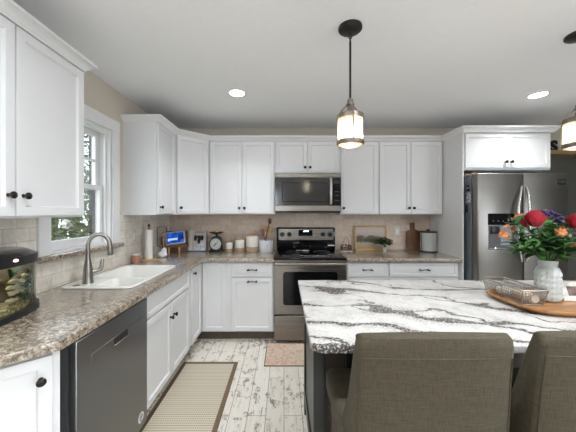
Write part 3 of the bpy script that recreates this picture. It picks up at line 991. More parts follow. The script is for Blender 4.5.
# ================================================================ counter stools
def stool():
    r = thing('counter_stool', 'beige linen counter stool seen whole from behind, centre of the foreground', 'stool')
    # seat cushion
    bm = NB(); add_box(bm, -.245, .245, -.20, .215, .575, .678, .03, 4)
    obj('seat', bm, M['linen'], r)
    # wedge shaped backrest: outer face leans slightly back, inner face slopes into the seat
    prof = [(-.232, .50), (-.255, .70), (-.272, .90), (-.284, 1.005), (-.280, 1.030), (-.262, 1.040), (-.242, 1.030), (-.225, .98), (-.165, .80), (-.085, .672), (-.085, .50)]
    bm = NB()
    secs = []
    W = [(-1, .0), (-.985, .008), (-.93, .012), (-.5, .012), (0, .012), (.5, .012), (.93, .012), (.985, .008), (1, .0)]
    for s, g in W:
        ring = []
        for i, (y, z) in enumerate(prof):
            hw = .224+.012*(1-(z-.5)/.54)
            k = g/.012
            yy = y+(0 if k == 1 else (1-k)*(.014 if y < -.2 and i < 6 else -.010))
            zz = z-(1-k)*.012*(1 if z > 1.0 else 0)+.006*(1-s*s)*(1 if z > .95 else 0)
            ring.append(bm.verts.new((s*hw, yy-.012*(1-s*s)*(1 if i < 5 else .5), zz)))
        secs.append(ring)
    n = len(prof)
    for a, b in zip(secs, secs[1:]):
        for k in range(n): bm.faces.new((a[k], a[(k+1) % n], b[(k+1) % n], b[k]))
    bm.faces.new(secs[0]); bm.faces.new(secs[-1][::-1])
    bk = obj('backrest', bm, M['linen'], r, smooth=50)
    # piped seam of the rear panel
    bm = NB()
    def P(s, y, z): return (s*(.224+.012*(1-(z-.5)/.54))*.955, y-.012*(1-s*s)-.0008, z)
    pts = [P(-1, -.234, .52), P(-1, -.255, .70), P(-1, -.272, .90), P(-1, -.2805, .975)]
    pts += [P(s, -.2805, .975+.004*(1-s*s)) for s in (-.9, -.5, 0, .5, .9)]
    pts += [P(1, -.2805, .975), P(1, -.272, .90), P(1, -.255, .70), P(1, -.234, .52)]
    add_tube(bm, pts, .0022, 6)
    obj('piping', bm, M['linen'], bk)
    for sx in (-1, 1):
        for y0, y1 in ((-.19, -.24), (.17, .19)):
            bm = NB()
            lv = [(sx*.20, y0, .58, .022), (sx*.215, y1, .0, .014)]
            q = []
            for x, y, z, h in lv: q.append([bm.verts.new((x+a*h, y+b*h, z)) for a, b in ((-1, -1), (1, -1), (1, 1), (-1, 1))])
            for k in range(4): bm.faces.new((q[0][k], q[0][(k+1) % 4], q[1][(k+1) % 4], q[1][k]))
            bm.faces.new(q[0]); bm.faces.new(q[1][::-1])
            obj('leg', bm, M['darkwood'], r)
    bm = NB()
    add_box(bm, -.20, .20, .165, .190, .20, .23, .004)
    for sx in (-1, 1): add_box(bm, sx*.208-.01, sx*.208+.01, -.20, .17, .235, .26, .003)
    obj('footrest', bm, M['darkwood'], r)
    return r
st1 = stool()
st1.location = (.436, 1.062, 0)
st2 = copy_tree(st1)
st2.location = (.985, 1.068, 0); st2.rotation_euler = (0, 0, math.radians(-2.0))
st2['label'] = 'beige linen counter stool cut off by the right edge of the picture'
st1['group'] = st2['group'] = 'upholstered stools at the island'

# ================================================================ rugs
def rug(name, label, x0, x1, y0, y1, m, bw, mb, z=.008):
    bm = NB(); add_box(bm, 0, x1-x0, 0, y1-y0, .0003, z, .002)
    if bw:
        for q in ((0, bw, 0, y1-y0), (x1-x0-bw, x1-x0, 0, y1-y0), (bw, x1-x0-bw, 0, bw), (bw, x1-x0-bw, y1-y0-bw, y1-y0)):
            add_box(bm, q[0]-.001, q[1]+.001, q[2]-.001, q[3]+.001, .0003, z+.0015, .001, mi=1)
    o = obj(name, bm, [m, mb] if bw else m)
    o.location = (x0, y0, 0)
    return tag(o, label, 'rug')
rug('runner_rug', 'tan woven runner with a brown border along the sink cabinets', -.925, -.425, .55, 2.53, M['runner'], .030, M['runnerborder'])
rug('kitchen_mat', 'faded pink and beige mat on the floor in front of the range', -.18, .75, 2.47, 2.905, M['rosemat'], .006, M['runnerborder'], .006)

# ================================================================ lamps
def pendant(x, y, label):
    r = thing('pendant_lamp', label, 'pendant lamp', (x, y, ZC), 0, 'pendant lamps over the island')
    bm = NB(); add_lathe(bm, [(0, 0), (.068, 0), (.068, -.014), (.060, -.021), (.012, -.026), (.010, -.04), (0, -.04)], (0, 0, 0), 32)
    obj('canopy', bm, M['black'], r)
    bm = NB()
    ring = [(.010*math.cos(a), 0, -.052+.016*math.sin(a)) for a in [2*PI*k/12 for k in range(12)]]
    add_tube(bm, ring, .003, 6, closed=True)
    ring = [(0, .008*math.cos(a), -.075+.015*math.sin(a)) for a in [2*PI*k/12 for k in range(12)]]
    add_tube(bm, ring, .003, 6, closed=True)
    add_tube(bm, [(0, 0, -.084), (0, 0, -.425)], .0065, 10)
    obj('rod', bm, M['black'], r)
    bm = NB()
    add_lathe(bm, [(0, -.42), (.012, -.42), (.018, -.428), (.018, -.446), (.024, -.450), (.024, -.458), (.014, -.462), (.022, -.50), (.030, -.505), (0, -.505)], (0, 0, 0), 24)
    hub = obj('hub', bm, M['pewter'], r)
    bm = NB(); add_lathe(bm, [(0, -.503), (.045, -.503), (.074, -.512), (.078, -.516), (.078, -.540), (.072, -.540), (.072, -.518), (0, -.512)], (0, 0, 0), 36)
    obj('top_band', bm, M['pewter'], r)
    for k in range(3):
        a = 2*PI*k/3+.5
        bm = NB()
        add_tube(bm, [(.018*math.cos(a), .018*math.sin(a), -.455), (.05*math.cos(a), .05*math.sin(a), -.475), (.078*math.cos(a), .078*math.sin(a), -.512), (.080*math.cos(a), .080*math.sin(a), -.53)], .0045, 8)
        obj('arm', bm, M['pewter'], hub)
        bm = NB()
        add_tube(bm, [(.0785*math.cos(a), .0785*math.sin(a), -.53), (.0785*math.cos(a), .0785*math.sin(a), -.68)], .004, 6)
        obj('side_rod', bm, M['pewter'], r)
    bm = NB(); add_lathe(bm, [(.073, -.664), (.079, -.664), (.080, -.670), (.080, -.685), (.076, -.690), (.070, -.690), (.070, -.684), (.073, -.684), (.073, -.664)], (0, 0, 0), 36)
    obj('bottom_band', bm, M['pewter'], r)
    bm = NB()
    add_lathe(bm, [(.0718, -.540), (.0718, -.682)], (0, 0, 0), 36)
    obj('glass_shade', bm, M['seeded'], r)
    bm = NB(); add_lathe(bm, [(0, -.512), (.016, -.512), (.016, -.55), (.012, -.555), (0, -.555)], (0, 0, 0), 16)
    so = obj('socket', bm, M['black'], r)
    bm = NB(); add_lathe(bm, [(0, -.553), (.012, -.555), (.016, -.575), (.028, -.600), (.030, -.618), (.022, -.640), (0, -.648)], (0, 0, 0), 20)
    obj('bulb', bm, M['bulb'], so)
    l = bpy.data.lights.new('pendant_light', 'POINT'); l.energy = 1.6; l.color = (1, .86, .66); l.shadow_soft_size = .03
    lo = bpy.data.objects.new('pendant_light', l); COL.objects.link(lo); lo.location = (0, 0, -.672); lo.parent = r
    return r
t = NT('seeded_lamp_glass')
tr = t.n('ShaderNodeBsdfTransparent'); tr.inputs[0].default_value = (.97, .96, .93, 1)
tl = t.n('ShaderNodeBsdfTranslucent'); tl.inputs[0].default_value = (.95, .90, .80, 1)
gl = t.n('ShaderNodeBsdfGlossy'); gl.inputs['Roughness'].default_value = .1
m1 = t.n('ShaderNodeMixShader'); m2 = t.n('ShaderNodeMixShader'); m2.inputs[0].default_value = .08
t.l(t.ramp(t.noise(t.coord(), 70, 2), [(.4, .35), (.7, .6)]), m1.inputs[0])
t.l(tr.outputs[0], m1.inputs[1]); t.l(tl.outputs[0], m1.inputs[2]); t.l(m1.outputs[0], m2.inputs[1]); t.l(gl.outputs[0], m2.inputs[2])
t.l(m2.outputs[0], t.t.nodes['Material Output'].inputs[0])
M['seeded'] = t.m
pendant(.388, 1.605, 'black rod pendant lamp with a glowing glass cylinder, hanging whole above the island')
pendant(1.80, 1.67, 'black rod pendant lamp with a glowing glass cylinder, cut by the right edge')

for i, (x, y) in enumerate(((-.427, 2.49), (2.346, 2.53), (-.427, .6), (.95, .6), (2.346, .6), (.4, -1.6), (2.346, -1.6))):  # first two are the fixtures; the rest are unseen lamps added as fill
    if i < 2:
        lab = ('round recessed ceiling light above the corner of the counter, left side', 'round recessed ceiling light in front of the refrigerator, right side')[i]
        r = thing('recessed_light', lab, 'ceiling light', (x, y, ZC), 0, 'recessed ceiling lights')
        bm = NB(); add_lathe(bm, [(.066, -.001), (.084, -.001), (.086, -.004), (.070, -.006), (.066, -.004), (.066, -.001)], (0, 0, 0), 36)
        obj('trim_ring', bm, M['trim'], r)
        bm = NB(); add_lathe(bm, [(0, -.001), (.067, -.001), (.067, -.003), (0, -.003)], (0, 0, 0), 36)
        obj('lens', bm, M['downlight'], r)
    l = bpy.data.lights.new('downlight', 'AREA'); l.shape = 'DISK'; l.size = .12; l.energy = 4 if i < 2 else (6.5 if i == 2 else 12); l.color = (.94, .985, 1.02); l.spread = 2.1 if i < 2 else 2.6
    lo = bpy.data.objects.new('downlight', l); COL.objects.link(lo); lo.location = (x, y, ZC-.012)

# ================================================================ fish tank
TKX, TKY = XL+.012, 1.13
tk = thing('fish_tank', 'bow-front fish tank with a black lid at the left edge of the counter', 'fish tank', (TKX, TKY, CT), 0)
def bow(hl, d, n=28, p=2.6):
    """outline: flat back on x=0, bowed front to x=d; half length hl along y"""
    out = [(0, -hl)]
    for k in range(n+1):
        a = -PI/2+PI*k/n
        c_, s_ = math.cos(a), math.sin(a)
        out.append((.05+(d-.05)*abs(c_)**(2/p), hl*math.copysign(abs(s_)**(2/p), s_)))
    out.append((0, hl))
    o2 = []
    for q in out:
        if not o2 or (Vector(q)-Vector(o2[-1])).length > 1e-4: o2.append(q)
    return o2
bm = NB(); add_prism(bm, bow(.360, .272), 'z', 0, .028, bev=.006)
obj('base', bm, M['blackplastic'], tk)
bm = NB()
B = bow(.347, .260)
lo_, hi_ = [bm.verts.new((x, y, .028)) for x, y in B], [bm.verts.new((x, y, .262)) for x, y in B]
for k in range(len(B)): bm.faces.new((lo_[k], lo_[(k+1) % len(B)], hi_[(k+1) % len(B)], hi_[k]))
obj('glass', bm, M['tankglass'], tk)
bm = NB(); add_prism(bm, bow(.355, .267), 'z', .240, .282, bev=.005)
obj('lid_rim', bm, M['blackplastic'], tk)
bm = NB()
A_, B_ = bow(.353, .264), bow(.310, .195)
va_, vb_ = [bm.verts.new((x, y, .282)) for x, y in A_], [bm.verts.new((x+.01, y, .306)) for x, y in B_]
for k in range(len(A_)): bm.faces.new((va_[k], va_[(k+1) % len(A_)], vb_[(k+1) % len(A_)], vb_[k]))
bm.faces.new(vb_); bm.faces.new(va_[::-1])
ld = obj('lid', bm, M['blackglass'], tk, smooth=30)
bm = NB(); add_blob(bm, (.262, .11, .268), .009, 2, 0, 1, scale=(1.2, 1.3, .8))
obj('light_button', bm, M['led'], ld)
l = bpy.data.lights.new('hood_lamp', 'AREA'); l.shape = 'RECTANGLE'; l.size = .12; l.size_y = .5; l.energy = .5; l.color = (1, .97, .9)
lo = bpy.data.objects.new('hood_lamp', l); COL.objects.link(lo); lo.location = (.13, 0, .2385); lo.parent = tk
bm = NB(); add_prism(bm, bow(.340, .253), 'z', .0282, .235)
wt = obj('water', bm, M['water']); wt.location = (TKX, TKY, CT); tag(wt, 'greenish water filling the fish tank', 'water', kind='stuff')
bm = NB()
G = bow(.336, .249)
gt = []
for y in range(-10, 11):
    row = []
    for x in range(0, 9):
        yy = y/10*.328; lim = .243*(1-abs(y/10)**3.2*.5)
        row.append(bm.verts.new((.004+x/8*lim, yy, .055+.014*noise.noise((x*.9, y*.9, 0))+(.0))))
    gt.append(row)
for a, b in zip(gt, gt[1:]):
    for k in range(8): bm.faces.new((a[k], a[k+1], b[k+1], b[k]))
ext = bmesh.ops.extrude_face_region(bm, geom=bm.faces[:])
for g in ext['geom']:
    if isinstance(g, bmesh.types.BMVert): g.co.z = .0285
t = NT('aquarium_gravel'); v_ = t.n('ShaderNodeTexVoronoi'); v_.inputs['Scale'].default_value = 110; t.l(t.coord(), v_.inputs['Vector'])
t.color(t.mix(t.ramp(v_.outputs['Distance'], [(.3, 1), (.7, .35)]), (.05, .035, .02), t.ramp(v_.outputs['Color'], [(.2, (.30, .20, .08)), (.5, (.55, .42, .2)), (.8, (.70, .60, .38))])))
t.bump(v_.outputs['Distance'], .6, .006); t.set(Roughness=.7); M['gravel'] = t.m
o = obj('gravel', bm, M['gravel']); o.location = (TKX, TKY, CT); tag(o, 'yellow brown gravel on the floor of the fish tank', 'gravel', kind='stuff')
def tank_clamp(bm):
    for v in bm.verts:
        v.co.y = min(max(v.co.y, -.30), .30)
        lim = .05+.203*(1-(abs(v.co.y)/.340)**2.6)**.385-.012
        v.co.x = min(max(v.co.x, .010), lim); v.co.z = min(v.co.z, .232)
rocks = [(.205, .15, .075, .026), (.20, .165, .105, .024), (.205, .145, .135, .022), (.195, .17, .160, .024), (.20, .205, .075, .024), (.19, .22, .105, .022), (.185, .215, .15, .022), (.19, .23, .175, .018), (.215, .27, .068, .018)]
bm = NB()
add_tube(bm, [(.12, .20, .06), (.115, .21, .12), (.12, .19, .17), (.115, .20, .205)], [.034, .030, .024, .015], 9)
add_tube(bm, [(.12, .20, .13), (.15, .25, .17), (.16, .28, .195)], [.018, .013, .008], 8)
add_tube(bm, [(.12, .195, .15), (.15, .13, .16), (.17, .09, .14)], [.018, .013, .010], 8)
o = obj('driftwood', bm, M['driftwood']); o.location = (TKX, TKY, CT); tag(o, 'brown branching driftwood standing in the fish tank', 'driftwood')
for k, (x, y, z, s) in enumerate(rocks):
    bm = NB(); add_blob(bm, (x, y, z), s*.85, 2, .75, 2.2, scale=(.75, 1.15, .52), seed=k)
    tank_clamp(bm)
    o = obj('pale_stone', bm, M['stone']); o.location = (TKX, TKY, CT)
    tag(o, 'pale flat stone among the plants inside the fish tank', 'stone', 'pale stones in the fish tank')

def leaf_bm(bm, base, d, L, w, up=Vector((0, 0, 1)), curl=.25, n=5, mi=0):
    """one curved leaf blade with thickness-free but folded, curved surface"""
    d = Vector(d).normalized(); base = Vector(base)
    side = d.cross(up)
    if side.length < .05: side = d.orthogonal()
    side.normalize(); nrm = side.cross(d).normalized()
    prev = None
    for i in range(n+1):
        u = i/n
        hw = w*.5*math.sin(PI*min(1, u*.93+.07))**.8*(1 if i < n else .05)
        c = base+d*L*u-nrm*(-1)*(-curl)*L*u*u
        row = [bm.verts.new(c-side*hw+nrm*hw*.35), bm.verts.new(c), bm.verts.new(c+side*hw+nrm*hw*.35)]
        if prev:
            for k in (0, 1):
                f = bm.faces.new((prev[k], prev[k+1], row[k+1], row[k])); f.material_index = mi
        prev = row
random.seed(11)
for k, (x, y, h) in enumerate(((.17, .27, .15), (.10, .26, .17), (.205, .245, .09), (.10, .14, .17), (.14, .30, .16), (.222, .20, .05), (.06, .22, .18), (.05, .29, .17))):
    bm = NB()
    for q in range(24):
        a = random.uniform(0, 2*PI)
        z0 = .055+random.random()*h*.7
        leaf_bm(bm, (x, y, z0), (math.cos(a)*.6, math.sin(a)*.8, random.uniform(.3, 1.2)), random.uniform(.03, .055), .020)
    add_tube(bm, [(x, y, .045), (x, y, .055+h*.8)], .002, 6)
    tank_clamp(bm)
    o = obj('aquarium_plant', bm, M['leafdark']); o.location = (TKX, TKY, CT)
    tag(o, 'dark green leafy water plant inside the fish tank', 'plant', 'water plants in the fish tank')

# ================================================================ small things on the back counter
def T(x, y): return (x, y, CT)
# outlets
def outlet(label, M_):
    bm = NB(); add_box(bm, -.036, .036, -.006, 0, -.058, .058, .003)
    bm.transform(M_); o = obj('outlet_plate', bm, M['plate'])
    bm2 = NB(); add_box(bm2, -.017, .017, -.0085, -.005, -.034, .034, .002)
    bm2.transform(M_)
    p = obj('switch_face', bm2, M['trim'], o)
    return tag(o, label, 'outlet')
outlet('almond switch plate on the left wall tile beside the window', Matrix.Translation((XL+.008, 2.70, 1.155)) @ Matrix.Rotation(PI/2, 4, 'Z'))
outlet('almond outlet plate on the tile right of the framed picture', Matrix.Translation((1.46, YB-.008, 1.145)))
outlet('almond outlet plate on the tile behind the wooden utensils', Matrix.Translation((-.225, YB-.008, 1.135)))
# candle jar
r = thing('candle_jar', 'little copper pink candle jar standing beside the switch plate', 'candle', T(-1.425, 2.64))
bm = NB(); add_lathe(bm, [(0, 0), (.030, 0), (.034, .01), (.036, .072), (.032, .072), (.030, .012), (0, .010)], (0, 0, 0), 24); obj('jar', bm, M['terra'], r)
bm = NB(); add_lathe(bm, [(0, .010), (.030, .010), (.0325, .074), (.034, .078), (.026, .084), (0, .084)], (0, 0, 0), 24); obj('wax', bm, M['ceramic'], r)
# paper towel
PX, PY = -1.372, 2.785
r = thing('paper_towel_holder', 'brass upright paper towel holder near the room corner', 'paper towel holder', T(PX, PY))
bm = NB(); add_lathe(bm, [(0, 0), (.075, 0), (.077, .005), (.072, .010), (0, .012)], (0, 0, 0), 32); obj('base', bm, M['gold'], r)
bm = NB(); add_lathe(bm, [(.008, .01), (.008, .325), (.005, .332), (.013, .340), (.015, .352), (.008, .365), (0, .37)], (0, 0, 0), 16); obj('post', bm, M['walnut'], r)
bm = NB(); add_lathe(bm, [(.0095, .0125), (.0335, .0125), (.035, .02), (.035, .30), (.0335, .310), (.018, .310), (.0175, .30), (.0095, .02)], (0, 0, 0), 32)
o = obj('paper_towel_roll', bm, M['white']); o.location = T(PX, PY); tag(o, 'slim white roll of paper towels on the brass holder', 'paper towels')
# white folded cloth
bm = NB()
add_blob(bm, (0, 0, .035), .042, 3, .3, 3, scale=(1.15, .6, .8), seed=2)
add_blob(bm, (.018, .0, .070), .030, 3, .35, 3, scale=(.9, .55, 1.15), seed=5)
for v in bm.verts: v.co.z = max(v.co.z, 0)
o = obj('crumpled_cloth', bm, M['white'], smooth=30); o.location = T(-1.300, 2.93); tag(o, 'small white crumpled cloth beside the paper towel holder', 'cloth')
# copper wire stand
r = thing('wire_stand', 'thin dark and copper wire stand left of the blue tablet', 'stand', T(-1.392, 3.165))
bm = NB(); add_lathe(bm, [(0, 0), (.022, 0), (.024, .006), (.010, .012), (0, .012)], (0, 0, 0), 20); obj('base', bm, M['copper'], r)
bm = NB(); add_tube(bm, [(0, 0, .01), (0, 0, .245)], .006, 8); obj('stem', bm, M['copper'], r)
bm = NB(); add_blob(bm, (0, 0, .225), .020, 2, .2, 3, scale=(1, 1, 1.3)); obj('ornament', bm, M['terra'], r)
bm = NB(); add_tube(bm, [(-.07, 0, .10), (-.07, 0, .29), (-.062, 0, .31), (-.045, 0, .315), (.02, 0, .315), (.035, 0, .30), (.035, 0, .25)], .0035, 8)
add_tube(bm, [(-.07, 0, .10), (0, 0, .08)], .0035, 8); obj('wire_arch', bm, M['bronze'], r)
# tablet stand + tablet
r = thing('tablet_stand', 'dark wooden stand with pale legs holding the blue-screened tablet', 'stand', T(-1.265, 3.235), math.radians(12))
bm = NB(); add_box(bm, -.125, .125, -.035, .04, .075, .105, .004); add_box(bm, -.12, .11, .035, .05, .0, .26, .004); obj('shelf', bm, M['walnut'], r)
for x in (-.085, .03):
    bm = NB(); add_lathe(bm, [(.007, 0), (.013, .075), (0, .075)], (x, -.015, 0), 12); obj('leg', bm, M['beech'], r)
tb = thing('tablet', 'tablet with a bright blue screen leaning on the dark wooden stand', 'tablet', (-1.260, 3.205, CT+.113), math.radians(12))
Rm = Matrix.Rotation(math.radians(-7), 4, 'Y') @ Matrix.Rotation(math.radians(-16), 4, 'X')
bm = NB(); add_prism(bm, round_poly([(-.115, 0), (.105, 0), (.105, .150), (-.115, .150)], .014), 'y', -.006, .006, bev=.002); bm.transform(Rm)
bz = obj('case', bm, plain('silver_plastic', (.42, .44, .52), .4), tb)
t = NT('tablet_screen'); t.set(Roughness=.1)
f = t.noise(t.coord(), 16, 3, .6, 1)
cc = t.ramp(f, [(.38, (.004, .015, .16)), (.52, (.01, .10, .62)), (.68, (.03, .24, .95))])
t.color(cc); t.l(cc, t.b.inputs['Emission Color']); t.b.inputs['Emission Strength'].default_value = .22
bm = NB(); add_box(bm, -.100, .090, -.0075, -.0055, .014, .136); bm.transform(Rm); scn = obj('screen', bm, t.m, bz)
bm = NB(); add_box(bm, -.085, .020, -.0082, -.0072, .048, .072); add_box(bm, -.088, -.066, -.0082, -.0072, .040, .074); bm.transform(Rm)
obj('screen_text', bm, emit('screen_text_glow', (.55, .75, 1), .3), scn)
# recipe print
r = thing('recipe_board', 'upright pale book with dark figures on its cover, right of the tablet', 'book', T(-1.085, 3.405), math.radians(4))
Rm = Matrix.Rotation(math.radians(-10), 4, 'X')
bm = NB(); add_box(bm, -.112, .112, 0, .022, .006, .268, .002); bm.transform(Rm); cv = obj('cover', bm, plain('pale_pink_grey_print', (.52, .45, .42), .5, var=.12, scale=9), r)
bm = NB(); add_box(bm, -.105, -.060, -.001, .0005, .012, .262); bm.transform(Rm); obj('spine_band', bm, M['plate'], cv)
t = NT('cover_print'); vv = t.n('ShaderNodeTexVoronoi'); vv.inputs['Scale'].default_value = 28; t.l(t.coord(), vv.inputs['Vector'])
t.color(t.ramp(vv.outputs['Color'], [(.3, (.07, .05, .05)), (.5, (.5, .42, .38)), (.7, (.05, .04, .04))], 'CONSTANT'))
bm = NB()
for q in ((-.035, .10, .035, .075), (.0, .055, .085, .06), (.03, .085, .07, .09)):
    pass
for cx, cz, rx, rz in ((-.022, .165, .020, .038), (.022, .135, .020, .045), (.058, .165, .022, .035), (.020, .18, .03, .016)):
    add_lathe(bm, [(0, .0005), (1, .0005), (1, -.001), (0, -.001)], (0, 0, 0), 14, 'y')
    for v in list(bm.verts)[-30:]:
        if abs(v.co.x) <= 1.001 and not v.tag:
            v.co = Vector((cx+v.co.x*rx, v.co.y-.0005, cz+v.co.z*rz)); v.tag = True
bm.transform(Rm); obj('cover_figures', bm, M['gap'], cv)
bm = NB(); add_box(bm, -.03, .09, -.0012, .0003, .236, .242); bm.transform(Rm); obj('cover_title', bm, M['gap'], cv)
bm = NB(); add_prism(bm, [(-.055, .012), (.105, .012), (.105, .12), (.03, .085), (-.03, .06)], 'y', -.0013, .0004); bm.transform(Rm)
obj('cover_foreground', bm, plain('blue_grey_print', (.50, .53, .62), .5, var=.35, scale=30), cv)
# kitchen scale
r = thing('kitchen_scale', 'black vintage kitchen scale with a round white dial', 'kitchen scale', T(-.828, 3.37))
bm = NB()
add_prism(bm, [(-.085, 0), (.085, 0), (.085, .018), (.062, .03), (.055, .17), (.03, .19), (-.03, .19), (-.055, .17), (-.062, .03), (-.085, .018)], 'y', -.045, .045, bev=.004)
obj('body', bm, M['black'], r)
bm = NB(); add_lathe(bm, [(0, .046), (.072, .046), (.078, .050), (.078, .056), (.070, .058), (.068, .052), (0, .052)], (0, 0, .100), 36, 'y', mi=0); dlr = obj('dial_rim', bm, M['black'], r)
bm = NB(); add_lathe(bm, [(0, .0535), (.067, .0535), (.067, .052), (0, .052)], (0, 0, .100), 36, 'y'); df = obj('dial', bm, M['whitecer'], dlr)
bm = NB()
for k in range(24):
    a = 2*PI*k/24; ra, rb = (.050 if k % 2 == 0 else .056), .063
    add_tube(bm, [(ra*math.cos(a), -.0545, .1+ra*math.sin(a)), (rb*math.cos(a), -.0545, .1+rb*math.sin(a))], .0012, 4)
obj('dial_marks', bm, M['black'], df)
bm = NB(); add_tube(bm, [(.030, -.0555, .130), (-.024, -.0555, .076)], [.0022, .007], 6); add_lathe(bm, [(0, .054), (.008, .054), (.008, .058), (0, .058)], (0, 0, .1), 12, 'y'); obj('needle', bm, M['black'], df)
bm = NB(); add_lathe(bm, [(0, .19), (.014, .19), (.014, .215), (.055, .222), (.088, .238), (.090, .243), (.055, .229), (0, .224)], (0, 0, 0), 28); obj('pan', bm, M['bronze'], r)
bm = NB(); add_lathe(bm, [(0, .226), (.02, .226), (.030, .244), (.022, .258), (0, .262)], (0, 0, 0), 16); o = obj('small_bowl', bm, M['beech']); o.location = T(-.828, 3.37); tag(o, 'small tan wooden bowl in the pan of the scale', 'bowl')
# canisters
for lab, x, rr, h in (('smallest cream canister with a tan band, next to the scale', -.680, .043, .120),
                      ('middle-sized cream canister with a tan band, between two others', -.548, .058, .155),
                      ('largest cream canister with a tan band, beside the utensil crock', -.392, .077, .205)):
    r = thing('canister', lab, 'canister', T(x, 3.40), 0, 'cream canisters in a row by size')
    bm = NB()
    zb = h*.30
    add_lathe(bm, [(rr*.97, zb), (rr, zb+.004), (rr, h*.86), (rr*.95, h*.92), (rr*.9, h*.93), (0, h*.93)], (0, 0, 0), 32)
    obj('jar', bm, M['ceramic'], r)
    bm = NB(); add_lathe(bm, [(0, 0), (rr*.9, 0), (rr*.97, .006), (rr*.985, zb), (0, zb)], (0, 0, 0), 32)
    obj('tan_base', bm, plain('tan_stoneware', (.45, .33, .22), .6, var=.12, scale=60), r)
    bm = NB(); add_lathe(bm, [(0, h*.93), (rr*.93, h*.93), (rr*.95, h*.95), (rr*.93, h), (0, h)], (0, 0, 0), 32)
    obj('lid', bm, M['beech'], r)
# utensil crock
t = NT('terrazzo_crock'); vv = t.n('ShaderNodeTexVoronoi'); vv.inputs['Scale'].default_value = 42; t.l(t.coord(), vv.inputs['Vector'])
t.color(t.ramp(vv.outputs['Distance'], [(.22, (.30, .33, .42)), (.30, (.68, .69, .72))])); t.set(Roughness=.4)
KX, KY = -.222, 3.40
bm = NB(); add_lathe(bm, [(0, 0), (.083, 0), (.087, .006), (.087, .138), (.084, .140), (.079, .138), (.079, .012), (0, .010)], (0, 0, 0), 36)
o = obj('utensil_crock', bm, t.m); o.location = T(KX, KY); tag(o, 'white crock with grey flecks holding wooden utensils, left of the range', 'crock')
for i, (nm, lab, dx, dy, L, hd, m) in enumerate((
        ('wooden_spoon', 'tall dark wooden spoon, the longest utensil in the crock', .055, .0, .425, 'spoon', 'walnut'),
        ('wooden_spatula', 'pale wooden spatula leaning left in the crock', -.035, .02, .320, 'flat', 'beech'),
        ('wooden_spoon', 'pale wooden spoon in the middle of the crock', .010, .03, .315, 'spoon', 'beech'),
        ('wooden_turner', 'wide dark slotted turner at the left of the crock', -.058, -.01, .265, 'flat', 'walnut'),
        ('wooden_fork', 'brown wooden fork at the right of the crock', .066, .03, .300, 'flat', 'gold'))):
    bm = NB()
    b0 = Vector((-dx*.6, -dy*.5, .018)); e0 = Vector((dx, dy, L))
    d0 = (e0-b0)
    add_tube(bm, [b0, b0+d0*.5, b0+d0*.80], [.006, .0055, .006], 8)
    c0 = b0+d0*.86
    if hd == 'spoon': add_blob(bm, c0+d0*.02, .026, 2, 0, 1, scale=(.85, .35, 1.6))
    else: add_box(bm, c0.x-.021, c0.x+.021, c0.y-.004, c0.y+.004, c0.z-.035, c0.z+.045, .004, 2)
    o = obj(nm, bm, M[m]); o.location = T(KX, KY); tag(o, lab, 'utensil', 'wooden utensils in the crock')
# right counter: spice caddy
r = thing('spice_caddy', 'small wooden caddy with a thin handle holding little jars, right of the range', 'caddy', T(.775, 3.42))
bm = NB(); add_box(bm, -.062, .062, -.035, .035, .010, .018, .002)
for y in (-.035, .029): add_box(bm, -.062, .062, y, y+.006, .035, .055, .001)
for x in (-.062, .056): add_box(bm, x, x+.006, -.035, .035, .010, .075, .001)
obj('crate', bm, M['walnut'], r)
bm = NB(); add_box(bm, -.070, .070, -.042, .042, 0, .010, .002); obj('foot', bm, M['whitecer'], r)
bm = NB(); add_tube(bm, [(-.05, 0, .07), (-.02, 0, .15), (0, 0, .185), (.02, 0, .15), (.05, 0, .07)], .0022, 6); obj('handle', bm, M['bronze'], r)
for i, (x, nm, m, lab) in enumerate(((-.035, 'salt_jar', 'whitecer', 'little white jar at the left of the spice caddy'), (.0, 'spice_jar', 'terra', 'little reddish jar in the middle of the spice caddy'), (.034, 'spice_jar', 'driftwood', 'little brown jar at the right of the spice caddy'))):
    r = thing(nm, lab, 'jar', (.775+x, 3.42, CT+.018))
    bm = NB(); add_lathe(bm, [(0, 0), (.014, 0), (.015, .004), (.015, .045), (.012, .052), (0, .052)], (0, 0, 0), 16); obj('glass_body', bm, M[m], r)
    bm = NB(); add_lathe(bm, [(0, .052), (.013, .052), (.013, .066), (0, .068)], (0, 0, 0), 16); obj('lid', bm, M['bronze'], r)
# framed picture
r = thing('framed_picture', 'gold wooden frame with a landscape print leaning on the tile', 'picture', T(1.105, 3.47))
Rm = Matrix.Rotation(math.radians(-7), 4, 'X')
bm = NB()
W_, H_ = .205, .318
for x0, x1, z0, z1 in ((-W_, W_, 0, .022), (-W_, W_, H_-.022, H_), (-W_, -W_+.022, .022, H_-.022), (W_-.022, W_, .022, H_-.022)):
    add_box(bm, x0, x1, 0, .018, z0, z1, .003)
bm.transform(Rm); fm = obj('frame', bm, M['gold'], r)
t = NT('landscape_print')
s_ = t.n('ShaderNodeSeparateXYZ'); t.l(t.coord(), s_.inputs[0])
f = t.noise(t.map(t.coord(), (1, 1, 2)), 14, 5, .6)
hgt = t.math('ADD', s_.outputs['Z'], t.math('MULTIPLY', t.math('SUBTRACT', f, .5), .12))
g = t.ramp(t.math('MULTIPLY', hgt, 3.4), [(.12, (.33, .24, .13)), (.30, (.40, .36, .25)), (.36, (.06, .05, .03)), (.56, (.10, .075, .05)), (.64, (.45, .38, .32)), (.80, (.55, .47, .42))])
t.color(g); t.set(Roughness=.35)
bm = NB(); add_box(bm, -W_+.02, W_-.02, .006, .012, .02, H_-.02); bm.transform(Rm); obj('print', bm, t.m, r)
